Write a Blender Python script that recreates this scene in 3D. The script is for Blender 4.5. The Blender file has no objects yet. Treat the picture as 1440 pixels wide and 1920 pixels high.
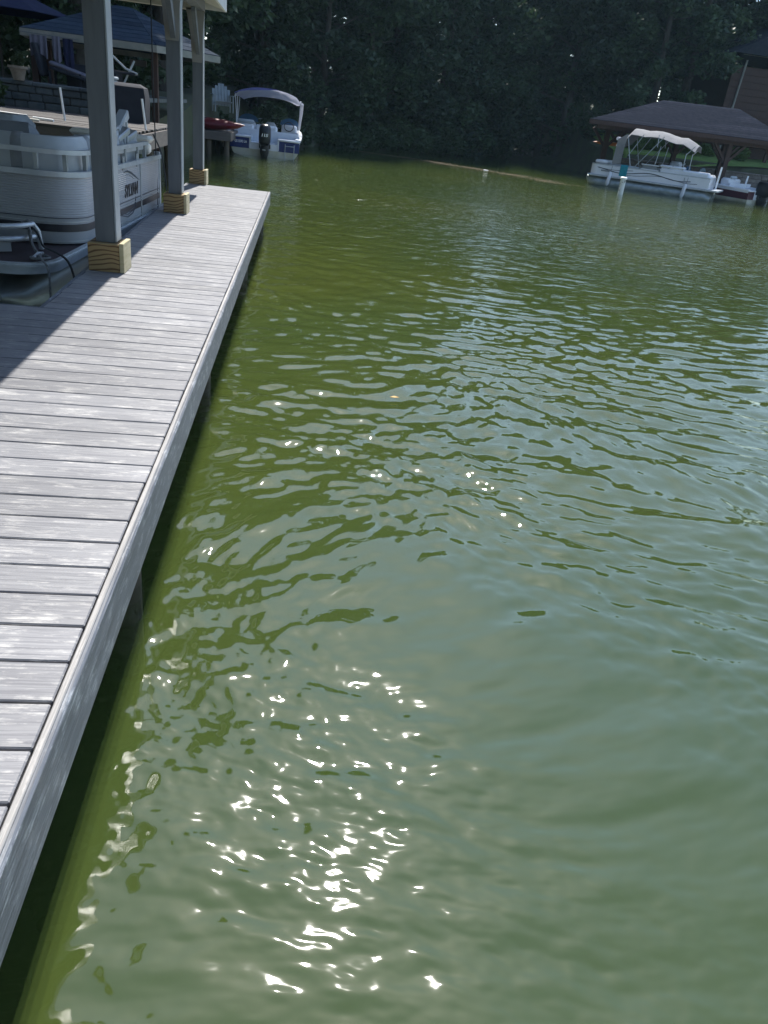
import bpy, math, random
import numpy as np
from mathutils import Vector, Matrix
PI = math.pi
R = math.radians
rnd = random.Random(7)
scene = bpy.context.scene
COL = scene.collection

# ------------------------------------------------------------------ camera
WZ = -0.45                                   # water level; the deck top is z = 0
cd = bpy.data.cameras.new("camera"); cam = bpy.data.objects.new("camera", cd); COL.objects.link(cam)
cd.sensor_fit = 'VERTICAL'; cd.sensor_height = 24.0; cd.lens = 24.0 * 1431.76 / 1920.0
cd.clip_start = 0.05; cd.clip_end = 2000
p_, r_, y_ = R(27.366), R(7.123), R(8.496)
fw = Vector((math.sin(y_) * math.cos(p_), math.cos(y_) * math.cos(p_), -math.sin(p_)))
rt = Vector((math.cos(y_), -math.sin(y_), 0)); dn = fw.cross(rt)
rt2 = math.cos(r_) * rt - math.sin(r_) * dn
dn2 = math.sin(r_) * rt + math.cos(r_) * dn
m = Matrix((rt2, -dn2, -fw)).transposed().to_4x4()
m.translation = Vector((0.502, 0, 1.282))
cam.matrix_world = m
scene.camera = cam

# ------------------------------------------------------------------ light
SUN_EL, SUN_AZ = R(52), R(6.5)               # azimuth clockwise from +Y
world = bpy.data.worlds.new("World"); scene.world = world; world.use_nodes = True
wn = world.node_tree.nodes; wl = world.node_tree.links; wn.clear()
wo = wn.new('ShaderNodeOutputWorld'); bg = wn.new('ShaderNodeBackground')
sky = wn.new('ShaderNodeTexSky'); sky.sky_type = 'NISHITA'; sky.sun_disc = False
sky.sun_elevation = SUN_EL; sky.sun_rotation = SUN_AZ
sky.air_density = 1.0; sky.dust_density = 0.45; sky.ozone_density = 1.0
bg.inputs['Strength'].default_value = 0.15
wl.new(sky.outputs[0], bg.inputs[0]); wl.new(bg.outputs[0], wo.inputs[0])
sd = bpy.data.lights.new("sun", 'SUN'); sd.energy = 5.0; sd.angle = R(0.53); sd.color = (1.0, 0.955, 0.89)
sun = bpy.data.objects.new("sun", sd); COL.objects.link(sun)
sdir = Vector((math.sin(SUN_AZ) * math.cos(SUN_EL), math.cos(SUN_AZ) * math.cos(SUN_EL), math.sin(SUN_EL)))
sun.rotation_euler = sdir.to_track_quat('Z', 'Y').to_euler(); sun.location = (0, 0, 30)
vs = scene.view_settings; vs.view_transform = 'Standard'; vs.look = 'None'; vs.gamma = 1; vs.use_curve_mapping = False
vs.exposure = 0.70

# ------------------------------------------------------------------ materials
def mat(name, col, rough=0.6, metal=0.0, spec=0.5, var=None, scale=3.0, stretch=(1, 1, 1), bump=0.0, bscale=None,
        rand=0.0, detail=4, trans=0.0, lo=0.35, hi=0.65, sheen=0.0, coords='Object'):
    m = bpy.data.materials.new(name); m.use_nodes = True
    n = m.node_tree.nodes; l = m.node_tree.links; b = n['Principled BSDF']
    b.inputs['Roughness'].default_value = rough; b.inputs['Metallic'].default_value = metal
    b.inputs['Specular IOR Level'].default_value = spec
    b.inputs['Base Color'].default_value = (*col, 1)
    tc = n.new('ShaderNodeTexCoord'); mp = n.new('ShaderNodeMapping'); mp.inputs['Scale'].default_value = stretch
    l.new(tc.outputs[coords], mp.inputs[0])
    oi = n.new('ShaderNodeObjectInfo')
    if rand:
        cb = n.new('ShaderNodeCombineXYZ'); mu = n.new('ShaderNodeMath'); mu.operation = 'MULTIPLY'; mu.inputs[1].default_value = 37.0
        l.new(oi.outputs['Random'], mu.inputs[0]); l.new(mu.outputs[0], cb.inputs[0]); l.new(mu.outputs[0], cb.inputs[1]); l.new(mu.outputs[0], cb.inputs[2])
        l.new(cb.outputs[0], mp.inputs['Location'])
    out = None
    if var:
        nz = n.new('ShaderNodeTexNoise'); nz.inputs['Scale'].default_value = scale; nz.inputs['Detail'].default_value = detail
        nz.inputs['Roughness'].default_value = 0.6
        l.new(mp.outputs[0], nz.inputs['Vector'])
        rp = n.new('ShaderNodeMapRange'); rp.inputs['From Min'].default_value = lo; rp.inputs['From Max'].default_value = hi
        l.new(nz.outputs[0], rp.inputs['Value'])
        mx = n.new('ShaderNodeMix'); mx.data_type = 'RGBA'
        mx.inputs[6].default_value = (*col, 1); mx.inputs[7].default_value = (*var, 1)
        l.new(rp.outputs[0], mx.inputs[0]); out = mx.outputs[2]
    if rand:
        hs = n.new('ShaderNodeHueSaturation')
        if out: l.new(out, hs.inputs['Color'])
        else: hs.inputs['Color'].default_value = (*col, 1)
        mr = n.new('ShaderNodeMapRange'); mr.inputs['To Min'].default_value = 1 - rand; mr.inputs['To Max'].default_value = 1 + rand
        l.new(oi.outputs['Random'], mr.inputs['Value']); l.new(mr.outputs[0], hs.inputs['Value']); out = hs.outputs[0]
    if out: l.new(out, b.inputs['Base Color'])
    if bump:
        n2 = n.new('ShaderNodeTexNoise'); n2.inputs['Scale'].default_value = bscale or scale * 2; n2.inputs['Detail'].default_value = 5
        l.new(mp.outputs[0], n2.inputs['Vector'])
        bp = n.new('ShaderNodeBump'); bp.inputs['Strength'].default_value = bump; bp.inputs['Distance'].default_value = 0.01
        l.new(n2.outputs[0], bp.inputs['Height']); l.new(bp.outputs[0], b.inputs['Normal'])
    if trans:
        tr = n.new('ShaderNodeBsdfTranslucent'); ms = n.new('ShaderNodeMixShader'); ms.inputs[0].default_value = trans
        if out: l.new(out, tr.inputs[0])
        else: tr.inputs[0].default_value = (*col, 1)
        l.new(b.outputs[0], ms.inputs[1]); l.new(tr.outputs[0], ms.inputs[2]); l.new(ms.outputs[0], n['Material Output'].inputs[0])
    return m

def board_material(name, c1, c2, c3, axis, rough=0.5):
    """weathered composite decking: fine grain lines along the board, worn pale blotches"""
    m = bpy.data.materials.new(name); m.use_nodes = True
    n = m.node_tree.nodes; l = m.node_tree.links; b = n['Principled BSDF']
    tc = n.new('ShaderNodeTexCoord'); oi = n.new('ShaderNodeObjectInfo')
    ad = n.new('ShaderNodeVectorMath'); ad.operation = 'ADD'; cb = n.new('ShaderNodeCombineXYZ')
    mu = n.new('ShaderNodeMath'); mu.operation = 'MULTIPLY'; mu.inputs[1].default_value = 53
    l.new(oi.outputs['Random'], mu.inputs[0])
    for i in range(3): l.new(mu.outputs[0], cb.inputs[i])
    l.new(tc.outputs['Object'], ad.inputs[0]); l.new(cb.outputs[0], ad.inputs[1])
    def noise(st, sc, det, ro=0.6):
        mp = n.new('ShaderNodeMapping'); mp.inputs['Scale'].default_value = st
        l.new(ad.outputs[0], mp.inputs[0])
        z = n.new('ShaderNodeTexNoise'); z.inputs['Scale'].default_value = sc; z.inputs['Detail'].default_value = det; z.inputs['Roughness'].default_value = ro
        l.new(mp.outputs[0], z.inputs['Vector']); return z.outputs[0]
    def rng(v, a, c, t0=0.0, t1=1.0):
        k = n.new('ShaderNodeMapRange'); k.inputs['From Min'].default_value = a; k.inputs['From Max'].default_value = c
        k.inputs['To Min'].default_value = t0; k.inputs['To Max'].default_value = t1
        l.new(v, k.inputs['Value']); return k.outputs[0]
    def mix(f, a, c):
        k = n.new('ShaderNodeMix'); k.data_type = 'RGBA'; l.new(f, k.inputs[0])
        for s, v in ((6, a), (7, c)):
            if isinstance(v, tuple): k.inputs[s].default_value = (*v, 1)
            else: l.new(v, k.inputs[s])
        return k.outputs[2]
    st = (1.2, 60, 60) if axis == 'x' else (60, 1.2, 60)
    fine = noise(st, 2.2, 5, 0.7)
    st2 = (3, 90, 90) if axis == 'x' else (90, 3, 90)
    lines = noise(st2, 2.0, 3)
    blotch = noise((5, 14, 14) if axis == 'x' else (14, 5, 14), 1.4, 6, 0.75)
    broad = noise((.8, .8, .8), 1.1, 3)
    c = mix(rng(fine, .35, .65), c1, c2)
    w = n.new('ShaderNodeMath'); w.operation = 'MULTIPLY'; l.new(rng(blotch, .5, .66), w.inputs[0]); l.new(rng(lines, .42, .6), w.inputs[1])
    c = mix(w.outputs[0], c, c3)
    hs = n.new('ShaderNodeHueSaturation'); l.new(c, hs.inputs['Color'])
    a2 = n.new('ShaderNodeMath'); a2.operation = 'ADD'
    l.new(rng(oi.outputs['Random'], 0, 1, -.10, .10), a2.inputs[0]); l.new(rng(broad, .3, .7, .90, 1.10), a2.inputs[1])
    l.new(a2.outputs[0], hs.inputs['Value']); l.new(hs.outputs[0], b.inputs['Base Color'])
    l.new(rng(fine, .3, .7, rough - .06, rough + .12), b.inputs['Roughness'])
    bp = n.new('ShaderNodeBump'); bp.inputs['Strength'].default_value = 0.5; bp.inputs['Distance'].default_value = 0.003
    l.new(lines, bp.inputs['Height']); l.new(bp.outputs[0], b.inputs['Normal'])
    return m

def timber_material(name, c1, c2, sc=1.0):
    """fresh sawn timber with dark cathedral grain"""
    m = bpy.data.materials.new(name); m.use_nodes = True
    n = m.node_tree.nodes; l = m.node_tree.links; b = n['Principled BSDF']; b.inputs['Roughness'].default_value = .65
    tc = n.new('ShaderNodeTexCoord'); mp = n.new('ShaderNodeMapping'); mp.inputs['Scale'].default_value = (2.2 * sc, 2.2 * sc, 3.6 * sc); mp.inputs['Rotation'].default_value = (.1, .25, 0)
    oi = n.new('ShaderNodeObjectInfo'); sc_ = n.new('ShaderNodeVectorMath'); sc_.operation = 'SCALE'; sc_.inputs[3].default_value = 9.0; cbx = n.new('ShaderNodeCombineXYZ')
    [l.new(oi.outputs['Random'], cbx.inputs[i]) for i in range(3)]; l.new(cbx.outputs[0], sc_.inputs[0]); l.new(sc_.outputs[0], mp.inputs['Location'])
    l.new(tc.outputs['Object'], mp.inputs[0])
    w = n.new('ShaderNodeTexWave'); w.wave_type = 'BANDS'; w.bands_direction = 'Z'; w.inputs['Scale'].default_value = 2.5
    w.inputs['Distortion'].default_value = 14.0; w.inputs['Detail'].default_value = 1.5; w.inputs['Detail Scale'].default_value = .55
    l.new(mp.outputs[0], w.inputs[0])
    r = n.new('ShaderNodeValToRGB'); r.color_ramp.elements[0].position = .0; r.color_ramp.elements[0].color = (*c2, 1)
    r.color_ramp.elements[1].position = .38; r.color_ramp.elements[1].color = (*c1, 1)
    l.new(w.outputs[0], r.inputs[0]); l.new(r.outputs[0], b.inputs['Base Color'])
    return m

def stripe_material(name, c1, c2, freq, direction='Z', lo=.45, hi=.55, rough=.4, metal=0):
    m = bpy.data.materials.new(name); m.use_nodes = True
    n = m.node_tree.nodes; l = m.node_tree.links; b = n['Principled BSDF']; b.inputs['Roughness'].default_value = rough; b.inputs['Metallic'].default_value = metal
    tc = n.new('ShaderNodeTexCoord'); w = n.new('ShaderNodeTexWave'); w.wave_type = 'BANDS'; w.bands_direction = direction
    w.inputs['Scale'].default_value = freq; l.new(tc.outputs['Object'], w.inputs[0])
    bp = n.new('ShaderNodeBump'); bp.inputs['Strength'].default_value = .6; bp.inputs['Distance'].default_value = .004
    l.new(w.outputs[0], bp.inputs['Height']); l.new(bp.outputs[0], b.inputs['Normal'])
    nz = n.new('ShaderNodeTexNoise'); nz.inputs['Scale'].default_value = 2.5; nz.inputs['Detail'].default_value = 5; l.new(tc.outputs['Object'], nz.inputs[0])
    mx = n.new('ShaderNodeMix'); mx.data_type = 'RGBA'; mx.inputs[6].default_value = (*c1, 1); mx.inputs[7].default_value = (*c2, 1)
    k = n.new('ShaderNodeMapRange'); k.inputs['From Min'].default_value = .35; k.inputs['From Max'].default_value = .7; l.new(nz.outputs[0], k.inputs[0])
    l.new(k.outputs[0], mx.inputs[0]); l.new(mx.outputs[2], b.inputs['Base Color'])
    return m

M = {}
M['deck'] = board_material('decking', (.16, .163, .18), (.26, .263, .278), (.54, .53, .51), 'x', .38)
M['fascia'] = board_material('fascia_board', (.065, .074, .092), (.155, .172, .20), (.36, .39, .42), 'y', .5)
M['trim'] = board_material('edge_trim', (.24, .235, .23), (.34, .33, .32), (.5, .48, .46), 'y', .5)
M['post'] = mat('grey_painted_post', (.105, .12, .135), .55, var=(.135, .15, .165), scale=2, stretch=(8, 8, 1), bump=.1)
M['post_tan'] = mat('tan_grey_board', (.24, .235, .215), .6, var=(.28, .27, .25), scale=3)
M['timber'] = timber_material('treated_timber', (.34, .235, .105), (.10, .045, .016))
M['dark_wood'] = mat('wet_dark_wood', (.025, .022, .018), .7, var=(.05, .045, .035), scale=6)
M['piling'] = mat('piling_wood', (.05, .04, .03), .8, var=(.09, .075, .055), scale=8, stretch=(1, 1, .2), bump=.5)
M['roof_own'] = mat('roof_sheet', (.28, .27, .25), .6, var=(.33, .32, .3), scale=4)
M['soffit'] = mat('soffit_boards', (.50, .47, .41), .7, var=(.56, .53, .46), scale=6)
M['white_trim'] = mat('white_trim', (.72, .72, .70), .5, var=(.62, .62, .6), scale=5)
M['alu'] = mat('brushed_aluminium', (.50, .54, .58), .35, metal=.35, var=(.40, .44, .48), scale=8, bump=.05)
M['alu_dull'] = mat('dull_aluminium', (.42, .45, .47), .45, metal=.6, var=(.3, .33, .35), scale=4)
M['tube'] = mat('pontoon_aluminium', (.38, .42, .43), .4, metal=.55, var=(.22, .26, .25), scale=2.5, stretch=(1, .3, 2))
M['panel'] = stripe_material('ribbed_fence_panel', (.30, .325, .355), (.36, .38, .41), 16, 'Z', rough=.35)
M['panel_plain'] = mat('grey_fence_panel', (.38, .40, .42), .4, var=(.44, .45, .46), scale=3)
M['band'] = mat('grey_band', (.24, .27, .30), .4, var=(.29, .31, .33), scale=3)
M['black_stripe'] = mat('black_stripe', (.015, .017, .025), .4)
M['navy_line'] = mat('navy_line', (.03, .045, .07), .4)
M['pale_decal'] = mat('pale_decal', (.72, .68, .64), .4)
M['vinyl'] = mat('pale_vinyl', (.40, .44, .47), .45, var=(.33, .37, .40), scale=4, bump=.05)
M['vinyl_dark'] = mat('grey_vinyl', (.17, .19, .21), .5, var=(.22, .24, .26), scale=5)
M['cream_vinyl'] = mat('cream_vinyl', (.84, .82, .74), .5, var=(.76, .74, .68), scale=5)  # brightened to stand in for sun on the slip boat's far end
M['carpet'] = mat('boat_carpet', (.03, .02, .028), .95, var=(.05, .035, .04), scale=60)
M['rope'] = mat('grey_rope', (.20, .21, .22), .9, var=(.1, .11, .12), scale=60)
M['rope_dark'] = mat('dark_rope', (.035, .04, .045), .9)
M['white_gel'] = mat('white_gelcoat', (.72, .75, .80), .25, var=(.66, .69, .74), scale=2)
M['hull_dirty'] = mat('stained_hull_bottom', (.50, .50, .42), .4, var=(.33, .30, .16), scale=2.2, lo=.45, hi=.8)
M['blue_gel'] = mat('blue_gelcoat', (.012, .03, .16), .25, var=(.01, .02, .11), scale=2)
M['black_gloss'] = mat('black_cowl', (.006, .007, .012), .28)
M['white_print'] = mat('white_lettering', (.85, .87, .88), .5)
M['canvas_white'] = mat('white_canvas', (.70, .71, .76), .8, var=(.62, .63, .70), scale=4, trans=.55)
M['canvas_blue'] = mat('blue_canvas', (.14, .15, .42), .8, var=(.2, .21, .48), scale=3, trans=.3)
M['canvas_taupe'] = mat('taupe_canvas', (.27, .275, .29), .85, var=(.33, .335, .35), scale=4, trans=.3)
M['glass_blue'] = mat('tinted_windscreen', (.05, .12, .22), .1, spec=.8)
M['rubber'] = mat('fender_vinyl', (.55, .57, .58), .5, var=(.45, .47, .48), scale=12)
M['teal'] = mat('teal_towel', (.01, .22, .28), .9, var=(.02, .28, .34), scale=10)
M['shingle_blue'] = mat('blue_grey_shingle', (.030, .045, .068), .9, spec=.05, var=(.045, .064, .090), scale=5, rand=.25, bump=.4)
M['shingle_brown'] = mat('grey_brown_shingle', (.020, .023, .033), .95, spec=.0, var=(.030, .033, .044), scale=5, rand=.25, bump=.4)
M['grey_fascia'] = mat('weathered_fascia', (.20, .21, .19), .7, var=(.28, .27, .24), scale=4)
M['brown_wood'] = mat('brown_stained_wood', (.040, .018, .014), .7, var=(.06, .027, .020), scale=5, stretch=(4, 4, 1))
M['shade_wood'] = mat('weathered_plank', (.045, .040, .038), .75, var=(.07, .062, .058), scale=3, stretch=(1, 12, 1), rand=.2)
M['tan_plank'] = mat('tan_dock_skirt', (.10, .085, .078), .7, var=(.13, .11, .10), scale=3, stretch=(1, 1, 6))
M['stone'] = mat('grey_wall_stone', (.065, .08, .09), .85, var=(.10, .115, .12), scale=7, rand=.3, bump=.6)
M['stone_warm'] = mat('brown_wall_stone', (.13, .11, .10), .85, var=(.19, .17, .155), scale=7, rand=.3, bump=.6)
M['terracotta'] = mat('pale_clay_pot', (.20, .16, .12), .8, var=(.27, .22, .17), scale=9)
M['red_plastic'] = mat('red_plastic', (.17, .006, .014), .4, var=(.12, .004, .01), scale=3)
M['orange'] = mat('orange_plastic', (.55, .16, .02), .5)
M['grey_plastic'] = mat('pale_grey_plastic', (.36, .40, .42), .6, var=(.3, .34, .36), scale=5)
M['dark_fabric'] = mat('dark_cover_fabric', (.012, .014, .022), .9, var=(.02, .024, .034), scale=5)
M['towel'] = mat('lilac_grey_towel', (.12, .12, .16), .95, var=(.16, .155, .20), scale=7, bump=.5)
M['navy_fabric'] = mat('navy_fabric', (.006, .010, .042), .9, var=(.01, .016, .06), scale=4)
M['lamp_glass'] = mat('white_bowl', (.8, .8, .78), .3)
M['ground'] = mat('shore_soil', (.05, .045, .03), .95, var=(.06, .075, .03), scale=1.5, detail=7, bump=.6, coords='Object')
M['lawn'] = mat('lawn', (.10, .17, .03), .95, var=(.15, .23, .05), scale=2.0, detail=8)
M['bark'] = mat('tree_bark', (.045, .037, .03), .9, var=(.075, .065, .055), scale=5, stretch=(3, 3, .5), bump=.7)
M['leaf'] = mat('dark_leaf', (.020, .040, .022), .55, var=(.050, .092, .030), scale=.5, detail=3, trans=.22, rand=.25)  # paler noise colour stands in for a sprinkle of sunlit leaves
M['leaf_light'] = mat('bright_leaf', (.10, .15, .03), .55, var=(.16, .20, .05), scale=3, trans=.45)
M['leaf_mid'] = mat('shore_bush_leaf', (.03, .055, .02), .6, var=(.055, .09, .03), scale=.7, trans=.25, rand=.2)
M['algae'] = mat('floating_debris', (.10, .062, .024), .9, var=(.05, .042, .014), scale=6)
M['pile_white'] = mat('white_pile_paint', (.62, .66, .66), .6, var=(.25, .27, .25), scale=5, lo=.55, hi=.62)
M['maroon'] = mat('maroon_gelcoat', (.06, .012, .03), .3)

# ------------------------------------------------------------------ mesh helpers
class MB:
    def __init__(s): s.v = []; s.f = []
    def add(s, vs, fs):
        o = len(s.v); s.v += [tuple(map(float, v)) for v in vs]; s.f += [tuple(i + o for i in f) for f in fs]; return s
    def box(s, a, b, ch=0.0, mtx=None):
        x0, y0, z0 = a; x1, y1, z1 = b
        if ch <= 0:
            vs = [(x0, y0, z0), (x1, y0, z0), (x1, y1, z0), (x0, y1, z0), (x0, y0, z1), (x1, y0, z1), (x1, y1, z1), (x0, y1, z1)]
            fs = [(0, 3, 2, 1), (4, 5, 6, 7), (0, 1, 5, 4), (1, 2, 6, 5), (2, 3, 7, 6), (3, 0, 4, 7)]
        else:
            c = ch; vs = []
            for zz, k in ((z0, c), (z0 + c, 0), (z1 - c, 0), (z1, c)):
                X0, X1, Y0, Y1 = x0 + k, x1 - k, y0 + k, y1 - k
                d = 0 if k else c
                vs += [(X0 + d, Y0, zz), (X1 - d, Y0, zz), (X1, Y0 + d, zz), (X1, Y1 - d, zz), (X1 - d, Y1, zz), (X0 + d, Y1, zz), (X0, Y1 - d, zz), (X0, Y0 + d, zz)]
            fs = [tuple(range(7, -1, -1)), tuple(range(24, 32))]
            for q in range(3):
                for i in range(8):
                    j = (i + 1) % 8; fs.append((q * 8 + i, q * 8 + j, q * 8 + 8 + j, q * 8 + 8 + i))
        if mtx is not None: vs = [mtx @ Vector(v) for v in vs]
        return s.add(vs, fs)
    def tube(s, pts, r, n=8, cap=True, closed=False):
        pts = [Vector(p) for p in pts]; N = len(pts); rs = r if isinstance(r, (list, tuple)) else [r] * N
        vs = []; up = None
        for i, p in enumerate(pts):
            if closed: t = (pts[(i + 1) % N] - pts[i - 1])
            else: t = (pts[min(i + 1, N - 1)] - pts[max(i - 1, 0)])
            t.normalize()
            if up is None: up = Vector((0, 0, 1)) if abs(t.z) < .9 else Vector((1, 0, 0))
            a = t.cross(up)
            if a.length < 1e-4: a = t.cross(Vector((0, 1, 0)))
            a.normalize(); b = a.cross(t); up = b
            for k in range(n):
                an = 2 * PI * k / n; vs.append(p + rs[i] * (math.cos(an) * a + math.sin(an) * b))
        fs = []
        for i in range(N if closed else N - 1):
            j = (i + 1) % N
            for k in range(n):
                k2 = (k + 1) % n; fs.append((i * n + k, i * n + k2, j * n + k2, j * n + k))
        if cap and not closed: fs += [tuple(range(n - 1, -1, -1)), tuple((N - 1) * n + k for k in range(n))]
        return s.add(vs, fs)
    def loft(s, secs, cap0=True, cap1=True, closed=True):
        n = len(secs[0]); vs = [v for sc in secs for v in sc]; fs = []
        for i in range(len(secs) - 1):
            for k in range(n if closed else n - 1):
                k2 = (k + 1) % n; fs.append((i * n + k, i * n + k2, (i + 1) * n + k2, (i + 1) * n + k))
        if cap0: fs.append(tuple(range(n - 1, -1, -1)))
        if cap1: fs.append(tuple((len(secs) - 1) * n + k for k in range(n)))
        return s.add(vs, fs)
    def prism(s, outline, axis, a, b):
        """outline of 2-D points extruded between a and b along axis"""
        def P(u, v, w):
            return {'x': (w, u, v), 'y': (u, w, v), 'z': (u, v, w)}[axis]
        n = len(outline); vs = [P(u, v, a) for u, v in outline] + [P(u, v, b) for u, v in outline]
        fs = [tuple(range(n)), tuple(range(2 * n - 1, n - 1, -1))] + [(i, (i + 1) % n, n + (i + 1) % n, n + i) for i in range(n)]
        return s.add(vs, fs)
    def wall(s, path, z0, z1, t=0.0):
        """vertical strip that follows a plan path; t = thickness to the left of the path"""
        N = len(path); offs = []
        for i in range(N):
            a = Vector(path[max(i - 1, 0)]); b = Vector(path[min(i + 1, N - 1)]); d = (b - a).normalized(); offs.append(Vector((-d.y, d.x)))
        secs = []
        for i in range(N):
            p = Vector(path[i]); q = p + offs[i] * t
            secs.append([(p.x, p.y, z0), (p.x, p.y, z1), (q.x, q.y, z1), (q.x, q.y, z0)])
        return s.loft(secs)
    def mesh(s, name, m, smooth=False):
        me = bpy.data.meshes.new(name); me.from_pydata(s.v, [], s.f); me.materials.append(m)
        bm_fix(me)
        if smooth:
            for p in me.polygons: p.use_smooth = True
            try: me.set_sharp_from_angle(angle=R(40))
            except Exception: pass
        me.update(); return me
    def obj(s, name, m, parent=None, smooth=False):
        o = bpy.data.objects.new(name, s.mesh(name, m, smooth)); COL.objects.link(o)
        if parent: o.parent = parent
        return o

def bm_fix(me):
    import bmesh
    if len(me.polygons) > 60000: return
    b = bmesh.new(); b.from_mesh(me); bmesh.ops.recalc_face_normals(b, faces=b.faces); b.to_mesh(me); b.free()

def tag(o, label=None, cat=None, group=None, kind=None):
    if label: o['label'] = label
    if cat: o['category'] = cat
    if group: o['group'] = group
    if kind: o['kind'] = kind
    return o
def thing(name, label, cat, loc=(0, 0, 0), rz=0.0, group=None):
    o = bpy.data.objects.new(name, None); COL.objects.link(o); o.location = loc; o.rotation_euler = (0, 0, rz); o.empty_display_size = .2
    return tag(o, label, cat, group)
def inst(name, me, parent, loc=(0, 0, 0), rz=0.0, sc=None):
    o = bpy.data.objects.new(name, me); COL.objects.link(o); o.parent = parent; o.location = loc; o.rotation_euler = (0, 0, rz)
    if sc: o.scale = sc
    return o
def children(o): return [c for c in bpy.data.objects if c.parent == o]
def arc(cx, cy, r, a0, a1, n):
    return [(cx + r * math.cos(a0 + (a1 - a0) * i / n), cy + r * math.sin(a0 + (a1 - a0) * i / n)) for i in range(n + 1)]
def text_part(name, body, size, m, parent, mtx, sx=1.0, shear=0.0, depth=.002, bold=0.0):
    cu = bpy.data.curves.new(name, 'FONT'); cu.body = body; cu.size = size; cu.extrude = depth; cu.align_x = 'CENTER'; cu.align_y = 'CENTER'
    cu.shear = shear; cu.offset = bold
    t = bpy.data.objects.new(name + '_curve', cu); COL.objects.link(t)
    dg = bpy.context.evaluated_depsgraph_get(); me = bpy.data.meshes.new_from_object(t.evaluated_get(dg))
    COL.objects.unlink(t); bpy.data.objects.remove(t)
    me.transform(mtx @ Matrix.Diagonal((sx, 1, 1, 1))); me.materials.clear(); me.materials.append(m); me.name = name
    o = bpy.data.objects.new(name, me); COL.objects.link(o); o.parent = parent; return o
FACE_PX = Matrix(((0, 0, 1, 0), (1, 0, 0, 0), (0, 1, 0, 0), (0, 0, 0, 1)))      # text readable from +X
FACE_NY = Matrix(((1, 0, 0, 0), (0, 0, -1, 0), (0, 1, 0, 0), (0, 0, 0, 1)))     # text readable from -Y

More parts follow.
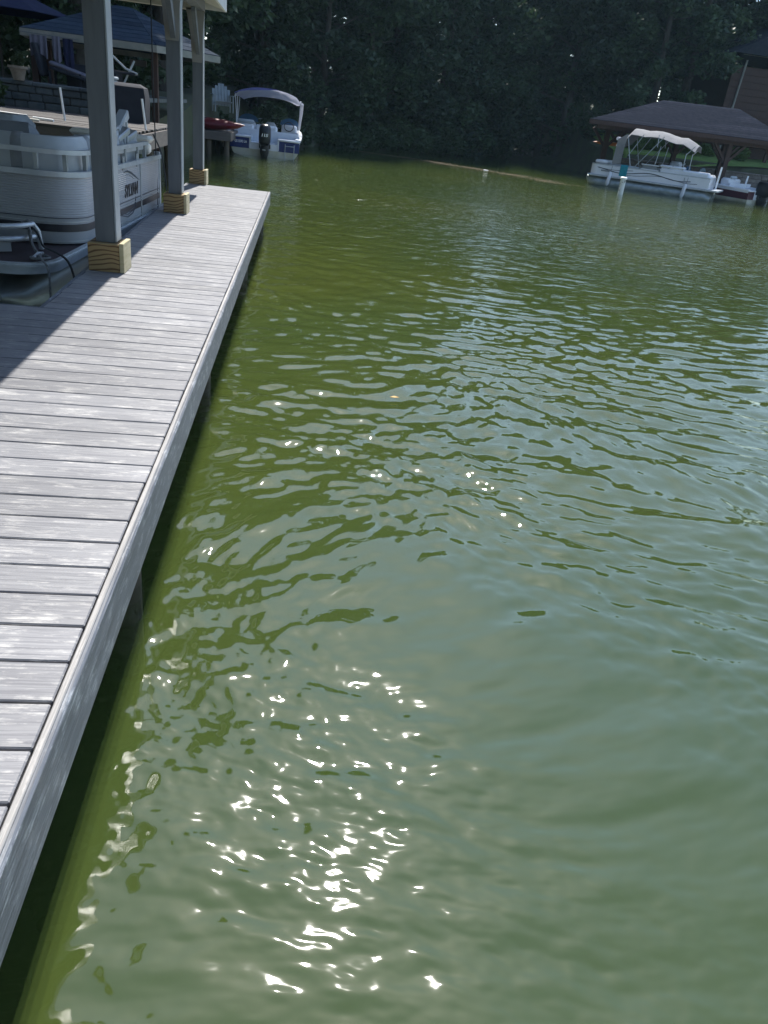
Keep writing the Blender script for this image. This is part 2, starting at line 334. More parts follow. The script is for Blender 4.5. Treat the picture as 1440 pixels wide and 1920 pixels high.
# ================================================================== WATER
def build_water():
    rg = np.random.RandomState(11)
    th_f = np.radians(np.concatenate([np.linspace(-180, -60, 40)[:-1], np.linspace(-60, 66, 760), np.linspace(66, 180, 36)[1:]]))
    rr = np.concatenate([np.geomspace(.02, .8, 24)[:-1], np.geomspace(.8, 62, 1000), np.geomspace(62, 900, 24)[1:]])
    cx, cy = .5, -.1
    T, RR = np.meshgrid(th_f, rr)
    X = cx + RR * np.sin(T); Y = cy + RR * np.cos(T); Z = np.zeros_like(X)
    dr = RR * .0044; dt = RR * np.radians(.167)
    sp = np.maximum(dr, dt)
    n = 130
    lam = np.exp(rg.uniform(np.log(.06), np.log(.75), n))
    sprd = rg.normal(0, .70, n); base = R(-94)
    # domain warp so that wave trains are uneven
    wx = .25 * np.sin(X * .9 + Y * .5 + 1.1) + .17 * np.sin(-X * 1.7 + Y * 1.3) + .09 * np.sin(3.1 * X + 2.3 * Y + .4)
    wy = .22 * np.sin(Y * 1.1 - X * .6 + .3) + .14 * np.sin(Y * 2.1 + X * 1.9 + 2.0)
    gust = 1 + .35 * np.sin(X * .33 + Y * .21 + .5) * np.sin(Y * .27 - X * .15)
    calm = np.clip((RR - 1.2) / 2.6, 0, 1); calm = .50 + .50 * calm    # sheltered, calmer by the dock
    lam = np.concatenate([lam, np.exp(rg.uniform(np.log(.032), np.log(.11), 60))]); sprd = np.concatenate([sprd, rg.normal(0, .9, 60)])
    for i in range(n + 60):
        a = base + sprd[i]; L = lam[i]; k = 2 * PI / L
        slope = .0165 * (L / .20) ** (.1 if L < .20 else -.6)
        if i >= n: slope = .0085
        amp = slope / k
        fade = np.clip((L / sp - 2.2) / 2.2, 0, 1)
        ph = k * ((X + wx * .8) * math.cos(a) + (Y + wy * .8) * math.sin(a)) + rg.uniform(0, 2 * PI)
        s = np.sin(ph)
        Z += amp * fade * (s + .18 * np.cos(2 * ph)) * gust * (calm if i < n else .55 + .45 * calm)
    Z *= np.clip(1.2 - RR / 60, .5, 1)
    nr, nt = X.shape
    V = np.stack([X, Y, Z + WZ], -1).reshape(-1, 3)
    i = np.arange(nr - 1)[:, None]; j = np.arange(nt - 1)[None, :]
    a = (i * nt + j); q = np.stack([a, a + nt, a + nt + 1, a + 1], -1).reshape(-1, 4)
    # flip so normals look up
    me = bpy.data.meshes.new('water'); me.vertices.add(len(V)); me.vertices.foreach_set('co', V.ravel().astype(np.float32))
    me.loops.add(q.size); me.loops.foreach_set('vertex_index', q[:, ::-1].ravel().astype(np.int32) if False else q.ravel().astype(np.int32))
    me.polygons.add(len(q)); me.polygons.foreach_set('loop_start', (np.arange(len(q)) * 4).astype(np.int32))
    me.polygons.foreach_set('loop_total', np.full(len(q), 4, np.int32)); me.polygons.foreach_set('use_smooth', np.ones(len(q), bool))
    me.update(); me.validate()
    if me.polygons[len(q) // 2].normal.z < 0: me.flip_normals()
    m = bpy.data.materials.new('lake_water'); m.use_nodes = True; nn = m.node_tree.nodes; l = m.node_tree.links
    nn.remove(nn['Principled BSDF']); out = nn['Material Output']
    gl = nn.new('ShaderNodeBsdfGlossy'); gl.distribution = 'GGX'; gl.inputs['Roughness'].default_value = .035
    df = nn.new('ShaderNodeBsdfDiffuse'); tp = nn.new('ShaderNodeBsdfTransparent')
    fr = nn.new('ShaderNodeFresnel'); fr.inputs['IOR'].default_value = 1.8
    m1 = nn.new('ShaderNodeMixShader'); m1.inputs[0].default_value = .09
    m2 = nn.new('ShaderNodeMixShader')
    l.new(tp.outputs[0], m1.inputs[1]); l.new(df.outputs[0], m1.inputs[2])
    geo = nn.new('ShaderNodeNewGeometry'); fb = nn.new('ShaderNodeMix'); fb.inputs[3].default_value = .06   # light leaving upward through the surface
    l.new(geo.outputs['Backfacing'], fb.inputs[0]); l.new(fr.outputs[0], fb.inputs[2]); l.new(fb.outputs[0], m2.inputs[0]); l.new(m1.outputs[0], m2.inputs[1]); l.new(gl.outputs[0], m2.inputs[2]); l.new(m2.outputs[0], out.inputs[0])
    tc = nn.new('ShaderNodeTexCoord')
    def noise(sc, det, st=(1, 1, 1), dist=0, rot=-6):
        mp = nn.new('ShaderNodeMapping'); mp.inputs['Scale'].default_value = st; mp.inputs['Rotation'].default_value = (0, 0, R(rot)); l.new(tc.outputs['Object'], mp.inputs[0])
        z = nn.new('ShaderNodeTexNoise'); z.inputs['Scale'].default_value = sc; z.inputs['Detail'].default_value = det; z.inputs['Distortion'].default_value = dist
        l.new(mp.outputs[0], z.inputs[0]); return z.outputs[0]
    def rng(v, a, c, t0=0.0, t1=1.0):
        k = nn.new('ShaderNodeMapRange'); k.interpolation_type = 'SMOOTHSTEP'; k.inputs['From Min'].default_value = a; k.inputs['From Max'].default_value = c
        k.inputs['To Min'].default_value = t0; k.inputs['To Max'].default_value = t1; l.new(v, k.inputs['Value']); return k.outputs[0]
    sx = nn.new('ShaderNodeSeparateXYZ'); l.new(tc.outputs['Object'], sx.inputs[0])
    n1 = noise(3.0, 3, (.5, 1.5, 1)); n2 = noise(9, 2, (.6, 1.5, 1), 0, 8); n3 = noise(26, 2, (.8, 1.2, 1), 0, 20)
    def bumpn(h, dist, stf, prev):
        bp = nn.new('ShaderNodeBump'); bp.inputs['Distance'].default_value = dist
        l.new(h, bp.inputs['Height'])
        if isinstance(stf, float): bp.inputs['Strength'].default_value = stf
        else: l.new(stf, bp.inputs['Strength'])
        if prev: l.new(prev, bp.inputs['Normal'])
        return bp.outputs[0]
    nb = bumpn(n1, .036, rng(sx.outputs[1], 9, 30, 0.0, 1.0), None)
    nb = bumpn(n2, .024, rng(sx.outputs[1], 5, 18, .03, 1.0), nb)
    for q in (gl, fr): l.new(nb, q.inputs['Normal'])
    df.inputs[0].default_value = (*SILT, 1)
    me.materials.append(m)
    o = bpy.data.objects.new('water', me); COL.objects.link(o); tag(o, kind='structure')
    # suspended silt: light sinks through a few thin murky layers, so shade under the dock reads as depth
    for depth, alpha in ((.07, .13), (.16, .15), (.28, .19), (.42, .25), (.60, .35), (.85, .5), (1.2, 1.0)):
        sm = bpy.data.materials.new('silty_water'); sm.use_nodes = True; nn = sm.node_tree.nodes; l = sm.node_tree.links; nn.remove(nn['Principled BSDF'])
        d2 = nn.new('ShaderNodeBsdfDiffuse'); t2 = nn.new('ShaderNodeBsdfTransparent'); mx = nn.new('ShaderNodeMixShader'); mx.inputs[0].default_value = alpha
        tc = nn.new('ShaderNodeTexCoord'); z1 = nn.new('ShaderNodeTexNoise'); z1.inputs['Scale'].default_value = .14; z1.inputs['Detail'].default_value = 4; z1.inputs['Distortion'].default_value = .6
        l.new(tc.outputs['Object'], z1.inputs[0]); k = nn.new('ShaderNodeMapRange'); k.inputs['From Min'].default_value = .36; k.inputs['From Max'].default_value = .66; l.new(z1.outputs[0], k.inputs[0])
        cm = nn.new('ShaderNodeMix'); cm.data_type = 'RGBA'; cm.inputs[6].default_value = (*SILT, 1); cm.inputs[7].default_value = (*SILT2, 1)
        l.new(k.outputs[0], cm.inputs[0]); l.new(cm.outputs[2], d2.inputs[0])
        l.new(t2.outputs[0], mx.inputs[1]); l.new(d2.outputs[0], mx.inputs[2]); l.new(mx.outputs[0], nn['Material Output'].inputs[0])
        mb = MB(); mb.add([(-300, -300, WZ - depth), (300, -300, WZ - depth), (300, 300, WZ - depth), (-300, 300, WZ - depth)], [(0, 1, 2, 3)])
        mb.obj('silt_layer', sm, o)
    return o
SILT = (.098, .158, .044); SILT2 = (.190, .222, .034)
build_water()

# ================================================================== SHORE TERRAIN
SH = [(-60, 20), (-14, 18.2), (-6.5, 18.2), (-2.6, 18.3), (-2.35, 24), (-2.2, 30), (-.5, 35), (1.5, 42), (5, 46), (9, 50), (12.5, 54), (15.2, 54), (16.3, 48), (17.6, 43.6), (24, 43.2), (40, 40), (90, 30)]
def shore_y(x):
    for (x0, y0), (x1, y1) in zip(SH, SH[1:]):
        if x0 <= x <= x1: return y0 + (y1 - y0) * (x - x0) / (x1 - x0)
    return 20
def smooth(t): t = max(0, min(1, t)); return t * t * (3 - 2 * t)
def ground_h(x, y):
    d = y - shore_y(x)
    if -2.6 < x < 1.5: d = min(d, (-(x) - 2.0) * 1.0 + (y - 30) * .6) if y < 42 else d
    h = WZ - 2.5 + smooth((d + 2.2) / 3.2) * 2.77
    h += max(0, d - 1) * .045
    if x < -2: h += .75 * smooth((d - .15) / .7) * smooth((-x - 2.6) / .5)
    if x > 16.5: h += 1.0 * smooth((d - .2) / .5) + .09 * max(0, min(d, 20))
    h += .10 * math.sin(x * .9 + y * .4) * math.sin(y * .7) * smooth(d / 4)
    return h
xs = list(np.concatenate([np.linspace(-300, -30, 10)[:-1], np.linspace(-30, 40, 141), np.linspace(40, 400, 10)[1:]]))
ys = list(np.concatenate([np.linspace(16, 75, 150), np.linspace(75, 900, 14)[1:]]))
g = MB(); g.v = [(x, y, ground_h(x, y)) for y in ys for x in xs]; nx = len(xs)
g.f = [(j * nx + i, j * nx + i + 1, (j + 1) * nx + i + 1, (j + 1) * nx + i) for j in range(len(ys) - 1) for i in range(nx - 1)]
tag(g.obj('shore_ground', M['ground'], smooth=True), kind='structure')

# ================================================================== DOCK
BS = .1455; Y0 = 1.1202                       # board spacing, first measured gap
dock = thing('dock', 'grey plank dock with a pale edge board running out along the green water', 'dock', (0, 6, 0))
def slipx(y): return -1.03 - .026 * (y - 4.94)
DO = Vector((0, 6, 0))
def dm(mb, name, m, **k):                      # a dock part, built in world coordinates
    mb.v = [(v[0] - DO.x, v[1] - DO.y, v[2] - DO.z) for v in mb.v]
    return mb.obj(name, m, dock, **k)
W2 = (BS - .0065) / 2
long_board = MB().box((-2.55, -W2, -.026), (2.55, W2, 0), .0035).mesh('deck_board', M['deck'])
short_cache = {}
k0 = int(math.floor((-1.6 - Y0) / BS)); kslip = int(round((4.94 - Y0) / BS))
YSLIP = Y0 + kslip * BS
kend = int(round((13.1 - Y0) / BS))
for k in range(k0, kend):
    yc = Y0 + (k + .5) * BS
    jit = rnd.uniform(-.0015, .0015)
    if k < kslip:
        o = inst('deck_board', long_board, dock, (-2.55 - .002 + jit - DO.x, yc - DO.y, rnd.uniform(-.0008, .0008)))
    else:
        w = -slipx(yc) - .004
        key = round(w, 2)
        if key not in short_cache: short_cache[key] = MB().box((-key / 2, -W2, -.026), (key / 2, W2, 0), .0035).mesh('deck_board', M['deck'])
        o = inst('deck_board', short_cache[key], dock, (-key / 2 - .002 + jit - DO.x, yc - DO.y, rnd.uniform(-.0008, .0008)))
YEND = Y0 + kend * BS
# fascia in long boards with a pale top edge (trim)
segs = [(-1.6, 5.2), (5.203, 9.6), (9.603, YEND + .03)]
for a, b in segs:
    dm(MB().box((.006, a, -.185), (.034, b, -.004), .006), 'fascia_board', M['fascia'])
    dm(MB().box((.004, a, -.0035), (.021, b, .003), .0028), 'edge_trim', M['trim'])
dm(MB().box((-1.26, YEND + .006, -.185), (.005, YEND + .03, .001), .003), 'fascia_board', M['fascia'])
# slip side skirts
dm(MB().box((-5.1, YSLIP + .004, -.185), (slipx(YSLIP) - .026, YSLIP + .028, -.003), .003), 'fascia_board', M['fascia'])
mb = MB(); mb.loft([[(slipx(y), y, -.185), (slipx(y) - .024, y, -.185), (slipx(y) - .024, y, -.002), (slipx(y), y, -.002)] for y in (YSLIP + .004, YEND)])
dm(mb, 'fascia_board', M['fascia'])
# joists below, pilings into the water
dm(MB().box((-.036, -1.5, -.178), (.0055, YEND + .004, -.0275)), 'rim_joist', M['dark_wood'])
for x in (-.52, -.95): dm(MB().box((x - .02, -1.5, -.17), (x + .02, YEND - .01, -.028)), 'joist', M['dark_wood'])
for y in (-.6, 2.45, 4.72): dm(MB().box((-5, y - .02, -.17), (-1.0, y + .02, -.03)), 'joist', M['dark_wood'])
for x, y in ((-.12, .1), (-.12, 2.6), (-.12, 5.1), (-.12, 8.9), (-.12, 12.6), (-1.1, 8.6), (-1.15, 12.6), (-.9, 4.6), (-3.2, 4.6), (-3.2, 1.2)):
    dm(MB().tube([(x, y, -1.4), (x, y, -.175)], .085, 14), 'piling', M['piling'], smooth=True)

# ================================================================== OWN BOATHOUSE
bh = thing('boathouse', 'open boathouse roof on grey posts standing on pale timber blocks beside the slip', 'boathouse', (-1, 9, 0))
BO = Vector((-1, 9, 0))
def bm_(mb, name, m, **k):
    mb.v = [(v[0] - BO.x, v[1] - BO.y, v[2] - BO.z) for v in mb.v]; return mb.obj(name, m, bh, **k)
posts = [(-.915, 6.22), (-.925, 9.72), (-1.085, 13.02 + .13)]
POSTS_ALL = posts + [(-4.3, 6.3), (-4.3, 9.7), (-4.35, 13.1), (-.9, .6), (-4.3, .6), (-.9, 3.2)]
for i, (x, y) in enumerate(posts):
    # sistered timber block wrapped round the post foot
    b1 = bm_(MB().box((x - .125, y - .13, .001), (x + .10, y + .13, .205), .004), 'footing_block', M['timber'])
    bm_(MB().box((x + .102, y - .132, .001), (x + .135, y + .132, .214), .003), 'footing_board', mat('fresh_pine', (.55, .48, .30), .6, var=(.42, .36, .2), scale=4, stretch=(1, 1, 8)))
    bm_(MB().box((x - .075, y - .075, .206), (x + .065, y + .075, 2.32), .004), 'post', M['post'])
    bm_(MB().box((x + .0655, y - .078, .215), (x + .079, y + .078, 2.32), .003), 'post_trim', mat('pale_post_trim', (.33, .36, .38), .5, var=(.27, .3, .32), scale=5))
    # flared gusset boards at the top
    zt = (1.98, 1.72, 1.64)[i]
    out = [(x - .072, zt), (x + .062, zt), (x + .075, 2.0), (x + .10, 2.3), (x - .16, 2.3), (x - .10, 2.0)]
    if i: bm_(MB().prism(out, 'y', y - .10, y - .078), 'gusset', M['post_tan'])
    # knee braces along the eave beam
    for s in (-1, 1):
        if i == 2 and s == 1: continue
        bm_(MB().prism([(y + s * .08, 1.85), (y + s * .08, 1.72), (y + s * .6, 2.22), (y + s * .6, 2.32), (y + s * .5, 2.32)], 'x', x - .02, x + .03), 'knee_brace', M['post'])
for (x, y) in POSTS_ALL[3:6]:
    bm_(MB().box((x - .07, y - .07, -1.2), (x + .07, y + .07, 2.32), .004), 'post', M['post'])
# eave beams, roof
def ex(y): return -.585 - .012 * (y - 3)      # outer eave
RY0, RY1 = -5.5, 13.40
bm_(MB().loft([[(-.86 - .018 * (y - 6), y, 2.28), (-1.0 - .018 * (y - 6), y, 2.28), (-1.0 - .018 * (y - 6), y, 2.44), (-.86 - .018 * (y - 6), y, 2.44)] for y in (RY0 + .3, RY1 - .25)]), 'beam', M['post'])
bm_(MB().box((-4.5, 13.05, 2.28), (-1.15, 13.18, 2.44)), 'beam', M['soffit'])
bm_(MB().box((-4.45, RY0 + .3, 2.28), (-4.3, RY1 - .25, 2.44)), 'beam', M['post'])
EZ = 2.33
def fascia_strip(p, q, name='roof_fascia'):
    p = Vector(p); q = Vector(q); d = (q - p).normalized(); n2 = Vector((-d.y, d.x, 0)) * .03; up = Vector((0, 0, .16))
    mb = MB(); mb.loft([[p, p + up, p + up + n2, p + n2], [q, q + up, q + up + n2, q + n2]]); bm_(mb, name, M['white_trim'])
fascia_strip((ex(RY0), RY0, EZ), (ex(RY1), RY1, EZ)); fascia_strip((ex(RY1) - .035, RY1, EZ), (-4.9, RY1, EZ))
fascia_strip((-4.9, RY1 - .035, EZ), (-4.9, RY0, EZ))
n_s = 34
for i in range(n_s):                             # soffit boards between eave and beam
    a = RY0 + (RY1 - .04 - RY0) * i / n_s; b = RY0 + (RY1 - .04 - RY0) * (i + 1) / n_s - .006
    mb = MB(); mb.loft([[(ex(y) - .032, y, EZ + .012), (-1.02 - .018 * (y - 6), y, EZ + .115), (-1.02 - .018 * (y - 6), y, EZ + .13), (ex(y) - .032, y, EZ + .027)] for y in (a, b)])
    bm_(mb, 'soffit_board', M['soffit'])
xr = -2.75; ze = EZ + .165; zr = 3.35
def roof_sheet(a, b, name, m):
    mb = MB(); n = (Vector(a[1]) - Vector(a[0])).cross(Vector(b[0]) - Vector(a[0])).normalized() * .03
    if n.z < 0: n = -n
    q = [Vector(v) for v in (a[0], a[1], b[1], b[0])]
    mb.loft([q, [v + n for v in q]]); bm_(mb, name, m)
roof_sheet(((ex(RY0) + .02, RY0, ze), (ex(RY1) + .02, RY1 + .02, ze)), ((xr, RY0, zr), (xr, RY1 - 2.1, zr)), 'roof_slope', M['roof_own'])
roof_sheet(((-4.92, RY0, ze), (-4.92, RY1 + .02, ze)), ((xr, RY0, zr), (xr, RY1 - 2.1, zr)), 'roof_slope', M['roof_own'])
mb = MB(); mb.add([(ex(RY1) + .02, RY1 + .02, ze + .03), (-4.92, RY1 + .02, ze + .03), (xr, RY1 - 2.1, zr + .03), (ex(RY1) + .02, RY1 + .02, ze), (-4.92, RY1 + .02, ze), (xr, RY1 - 2.1, zr)], [(0, 1, 2), (5, 4, 3), (0, 3, 4, 1), (1, 4, 5, 2), (2, 5, 3, 0)])
bm_(mb, 'roof_hip', M['roof_own'])

# ================================================================== NEAR PONTOON BOAT
pb = thing('pontoon_boat', 'grey pontoon boat moored in the boathouse slip with ribbed side panels', 'boat', (-1.35, 6.1, 0), R(-2.8))
def pp(mb, name, m, parent=pb, **k): return mb.obj(name, m, parent, **k)
BL = 4.35; BW = 2.5
# deck rim with rounded near corners
def plan(x0, x1, y0, y1, r):
    return [(x0, y1)] + arc(x0 - r, y0 + r, r, 0, -PI / 2, 8) + arc(x1 + r, y0 + r, r, -PI / 2, -PI, 8) + [(x1, y1)]
rim = plan(0, -BW, 0, BL, .32)
mb = MB(); mb.wall(rim, -.085, .0, -.03); mb.wall([(x, y) for x, y in plan(.012, -BW - .012, -.012, BL, .32)], -.03, -.012, -.02)
pp(mb, 'deck_rim', M['alu'], smooth=True)
inner = plan(-.03, -BW + .03, .03, BL, .3)
mb = MB(); mb.add([(x, y, -.012) for x, y in inner] + [(x, y, -.05) for x, y in inner], [tuple(range(len(inner)))[::-1], tuple(range(len(inner), 2 * len(inner)))])
pp(mb, 'deck', M['carpet'])
for x in (-.36, -BW + .36):
    mb = MB(); pts = [(x, -.05 + .0, -.26), (x, .12, -.33), (x, .45, -.35), (x, BL + .3, -.35)]
    mb.tube(pts, [.03, .16, .26, .26], 24); pp(mb, 'pontoon_tube', M['tube'], smooth=True)
    pp(MB().box((x - .1, .4, -.14), (x + .1, BL, -.06)), 'bracket', M['alu_dull'])
# fence: lower band, stripes, ribbed panel, rails
fy = .90; fe = 3.98; cr = .30
fence = [(-.03, fe)] + arc(-.03 - cr, fy + cr, cr, 0, -PI / 2, 10) + [(-1.25, fy), (-BW + .03 + cr, fy)] + arc(-BW + .03 + cr, fy + cr, cr, -PI / 2, -PI, 8) + [(-BW + .03, fe)]
def off(path, d):
    out = []
    for i in range(len(path)):
        a = Vector(path[max(i - 1, 0)]); b = Vector(path[min(i + 1, len(path) - 1)]); t = (b - a).normalized(); nrm = Vector((t.y, -t.x)); p = Vector(path[i]) - nrm * d; out.append((p.x, p.y))
    return out
pp(MB().wall(off(fence, .0), .005, .099, .02), 'lower_panel', M['band'], smooth=True)
pp(MB().wall(off(fence, .004), .100, .158, .02), 'black_band', M['black_stripe'], smooth=True)
pp(MB().wall(off(fence, .0), .159, .205, .02), 'middle_panel', M['band'], smooth=True)
pp(MB().wall(off(fence, .005), .206, .212, .02), 'pinstripe', M['navy_line'], smooth=True)
pp(MB().wall(off(fence, .0), .213, .530, .02), 'side_panel', M['panel'], smooth=True)
for z in (.02, .175):
    pp(MB().wall(off(fence, .006), z, z + .008, .02), 'trim_bead', M['alu_dull'], smooth=True)
for z0, z1, nm in ((.531, .572, 'top_rail'), (.70, .735, 'upper_rail')):
    pth = off(fence, .01)
    if nm == 'upper_rail': pth = [(-.02, 3.35)] + pth[1:]
    pp(MB().wall(pth, z0, z1, .035), nm, M['alu'], smooth=True)
for i, (x, y) in enumerate([(-.03, 3.33), (-.03, 3.0), (-.03, 2.5), (-.03, 2.05), (-.035, 1.55), (-.035, 1.22), (-.12, .98), (-.33, .91), (-1.28, .91), (-1.9, .91)]):
    pp(MB().box((x - .018, y - .018, .572), (x + .018, y + .018, .702), .003), 'rail_post', M['alu_dull'])
# round embossed badge on the near corner
ca = R(-38); cxx = -.03 - cr; cyy = fy + cr; nv = Vector((math.cos(ca), math.sin(ca), 0)); tv = Vector((-math.sin(ca), math.cos(ca), 0))
def disc(rad, d0, d1, seg=24):
    c0 = Vector((cxx, cyy, .385)) + nv * (cr + d0); c1 = Vector((cxx, cyy, .385)) + nv * (cr + d1)
    return MB().loft([[c + rad2 * (math.cos(2 * PI * k / seg) * tv + math.sin(2 * PI * k / seg) * Vector((0, 0, 1))) for k in range(seg)] for c, rad2 in ((c0, rad), (c1, rad * .93))])
pp(disc(.072, -.03, .006), 'round_badge', M['panel_plain'], smooth=True)
pp(disc(.05, .004, .009), 'round_badge', M['panel'], smooth=True)
# seats: rounded bolsters standing above the rails, with dark welting bands
def bolster(path_pts, w, z0, z1, name, m, seg=14):
    """seat back: rounded upright section swept along a plan path"""
    secs = []; N = len(path_pts)
    for i, p in enumerate(path_pts):
        a = Vector(path_pts[max(i - 1, 0)]); b = Vector(path_pts[min(i + 1, N - 1)]); d = (b - a).normalized(); nn = Vector((d.y, -d.x))
        sec = []
        endk = 1.0 if 0 < i < N - 1 else .82
        for k in range(seg):
            an = 2 * PI * k / seg; ca_, sa = math.cos(an), math.sin(an)
            u = math.copysign(abs(ca_) ** .6, ca_) * w / 2 * endk; v = math.copysign(abs(sa) ** .6, sa) * (z1 - z0) / 2 * endk
            q = Vector(p) + nn * u; sec.append((q.x, q.y, (z0 + z1) / 2 + v))
        secs.append(sec)
    return pp(MB().loft(secs), name, m, smooth=True)
inn = off(fence, -.14)
near = [p for p in inn if p[1] < 1.9]
cpath = [(-.17, 1.95)] + near[0:11]
sp = [(-.15, 3.25), (-.15, 3.2), (-.15, 2.2), (-.15, 1.5)] + arc(-.15 - .26, 1.30, .26, 0, -PI / 2, 9) + [(-.62, 1.04), (-.95, 1.04), (-1.3, 1.04), (-1.62, 1.05), (-1.70, 1.06)]
bolster(sp, .17, .28, .825, 'seat_back', M['vinyl'])
bolster([(-.42, 1.042), (-.475, 1.04), (-.53, 1.04), (-.58, 1.04)], .182, .275, .833, 'seat_welt', M['vinyl_dark'])
bolster([(-.149, 1.62), (-.149, 1.56), (-.15, 1.48), (-.151, 1.42)], .182, .275, .833, 'seat_welt', M['vinyl_dark'])
bolster([(-.149, 2.62), (-.149, 2.58), (-.15, 2.50), (-.151, 2.46)], .182, .275, .833, 'seat_welt', M['vinyl_dark'])
bolster([(-.7, 1.95), (-.72, 1.9), (-1.0, 1.85), (-1.5, 1.85), (-1.55, 1.85)], .2, .3, .86, 'seat_back', M['vinyl_dark'])
pp(MB().box((-.85, 1.36, .05), (-.25, 2.0, .42), .05), 'seat_base', M['vinyl'])
pp(MB().box((-1.35, 2.3, .05), (-.95, 2.8, .88), .08), 'console', M['vinyl'], smooth=True)
# far bench, cushion stack at the far end; its sunlight is put into the colour
pp(MB().box((-.75, 3.45, .05), (-.12, 3.93, .50), .04), 'bench', M['cream_vinyl'], smooth=True)
pp(MB().box((-.80, 3.82, .56), (-.10, 4.02, .68), .03), 'cushion', M['cream_vinyl'], smooth=True)
pp(MB().box((-.95, 3.72, .69), (-.06, 3.98, .76), .03), 'cushion', M['cream_vinyl'], smooth=True)
# far end panel (perforated, sunlight from outside put into its colour), fence return
pp(MB().box((-1.9, fe + .002, .02), (-.03, fe + .022, .50), .003), 'end_panel', M['cream_vinyl'])
pp(MB().box((-.06, fe - .04, .02), (.0, fe + .02, .60), .004), 'gate_post', M['alu'])
pp(MB().box((-.045, 3.02, .0), (-.0, 3.045, .56), .003), 'gate_post', M['alu_dull'])
for y in (2.35, 2.9): pp(MB().box((-.006, y - .035, .506), (-.001, y + .035, .50 + .13), .002), 'rail_bracket', M['alu_dull'])
# second tier of frame lying folded on the rail (stowed bimini frame and bags)
rr2 = random.Random(3)
fb = thing('folded_canopy_frame', 'folded grey canopy frame heaped on the side rail of the pontoon boat in the slip', 'canopy frame', (-1.35, 6.1, .10), R(-2.8))
pp(MB().box((-.11, 2.2, .546), (-.03, 3.3, .61), .01), 'side_bar', M['vinyl'], fb)
for k in range(5):
    y0 = 2.25 + .17 * k
    mt = Matrix.Translation((-.1 - .03 * (k % 2), y0, .66 + .02 * (k % 3))) @ Matrix.Rotation(R(rr2.uniform(10, 35)), 4, 'X') @ Matrix.Rotation(R(rr2.uniform(-20, 20)), 4, 'Z')
    pp(MB().box((-.05, -.12, -.03), (.05, .14, .03), .01, mt), 'folded_bar', M['vinyl'] if k % 2 else M['alu_dull'], fb)
mt = Matrix.Translation((-.14, 2.78, .80)) @ Matrix.Rotation(R(24), 4, 'X')
pp(MB().box((-.05, -.2, -.045), (.05, .22, .045), .012, mt), 'folded_bar', M['vinyl'], fb)
mt = Matrix.Translation((-.14, 2.5, .74)) @ Matrix.Rotation(R(-28), 4, 'X')
pp(MB().box((-.02, -.16, -.02), (.03, .16, .02), .006, mt), 'folded_bar', M['dark_fabric'], fb)
pp(MB().tube([(-.1, 2.2, .72), (-.1, 2.6, .78), (-.12, 3.1, .74)], .014, 8), 'frame_tube', M['alu'], fb, smooth=True)
pp(MB().tube([(-.06, 2.3, .60), (-.06, 2.3, .76)], .012, 8), 'frame_tube', M['alu'], fb)
pp(MB().tube([(-.06, 2.75, .60), (-.06, 2.75, .82)], .012, 8), 'frame_tube', M['alu'], fb)
# boat decals on the side: pale ribs, swoosh, name
xs_ = -.0085
for k in range(9):
    z = .475 - k * .018
    pp(MB().prism([(1.70, z), (2.42 - .02 * (k > 4) * (k - 4), z + .004), (2.42, z + .008), (1.70, z + .010)], 'x', xs_, xs_ + .003), 'decal_line', M['pale_decal'])
def ribbon(pts, w, name, m):
    secs = []
    for i, (y, z) in enumerate(pts):
        a = Vector(pts[max(i - 1, 0)]); b = Vector(pts[min(i + 1, len(pts) - 1)]); t = (b - a).normalized(); nn = Vector((-t.y, t.x)); ww = w[i] if isinstance(w, list) else w
        p = Vector((y, z)); q1 = p + nn * ww / 2; q2 = p - nn * ww / 2
        secs.append([(xs_, q1.x, q1.y), (xs_ + .004, q1.x, q1.y), (xs_ + .004, q2.x, q2.y), (xs_, q2.x, q2.y)])
    pp(MB().loft(secs), name, m)
ribbon([(2.35, .485), (2.5, .487), (2.62, .468), (2.8, .42), (2.98, .37)], [.006, .016, .02, .014, .002], 'decal_swoosh', M['navy_line'])
ribbon([(2.42, .455), (2.55, .455), (2.66, .43), (2.74, .40)], [.004, .01, .008, .002], 'decal_swoosh', M['band'])
for d, w in ((0, .007), (-.022, .006), (-.045, .009)):
    ribbon([(2.0 + .03, .20 + d), (2.2, .135 + d * .8), (2.45, .105 + d), (2.65, .12 + d), (2.76, .165 + d), (2.79, .22 + d * .5)], [.003, w, w * 1.4, w * 1.3, w, .003], 'decal_swoosh', (M['navy_line'], M['pale_decal'], M['band'])[int(-d * 45)] if d > -.044 else M['navy_line'])
text_part('name_lettering', 'SYLVAN', .16, M['black_stripe'], pb, Matrix.Translation((xs_ + .003, 2.62, .30)) @ FACE_PX, sx=.92, shear=.25, bold=.004)
# boarding gate / ladder rails on the near platform
for z in (.10, .195):
    pth = [(-2.3, .35)] + [(-1.2, .28)] + arc(-.62, .62, .34, -PI / 2, -.1, 7)
    pp(MB().tube([(x, y, z + (.0 if z < .15 else .0)) for x, y in pth], .022, 10), 'ladder_rail', M['alu'], smooth=True)
mb = MB(); mb.wall([(-2.3, .36), (-1.2, .29)] + arc(-.62, .62, .33, -PI / 2, -.8, 4), .005, .09, .01); pp(mb, 'ladder_skirt', M['band'], smooth=True)
pp(MB().tube([(-.29, .60, .195), (-.26, .62, .14), (-.25, .64, .0)], .02, 10), 'ladder_rail', M['alu'], smooth=True)
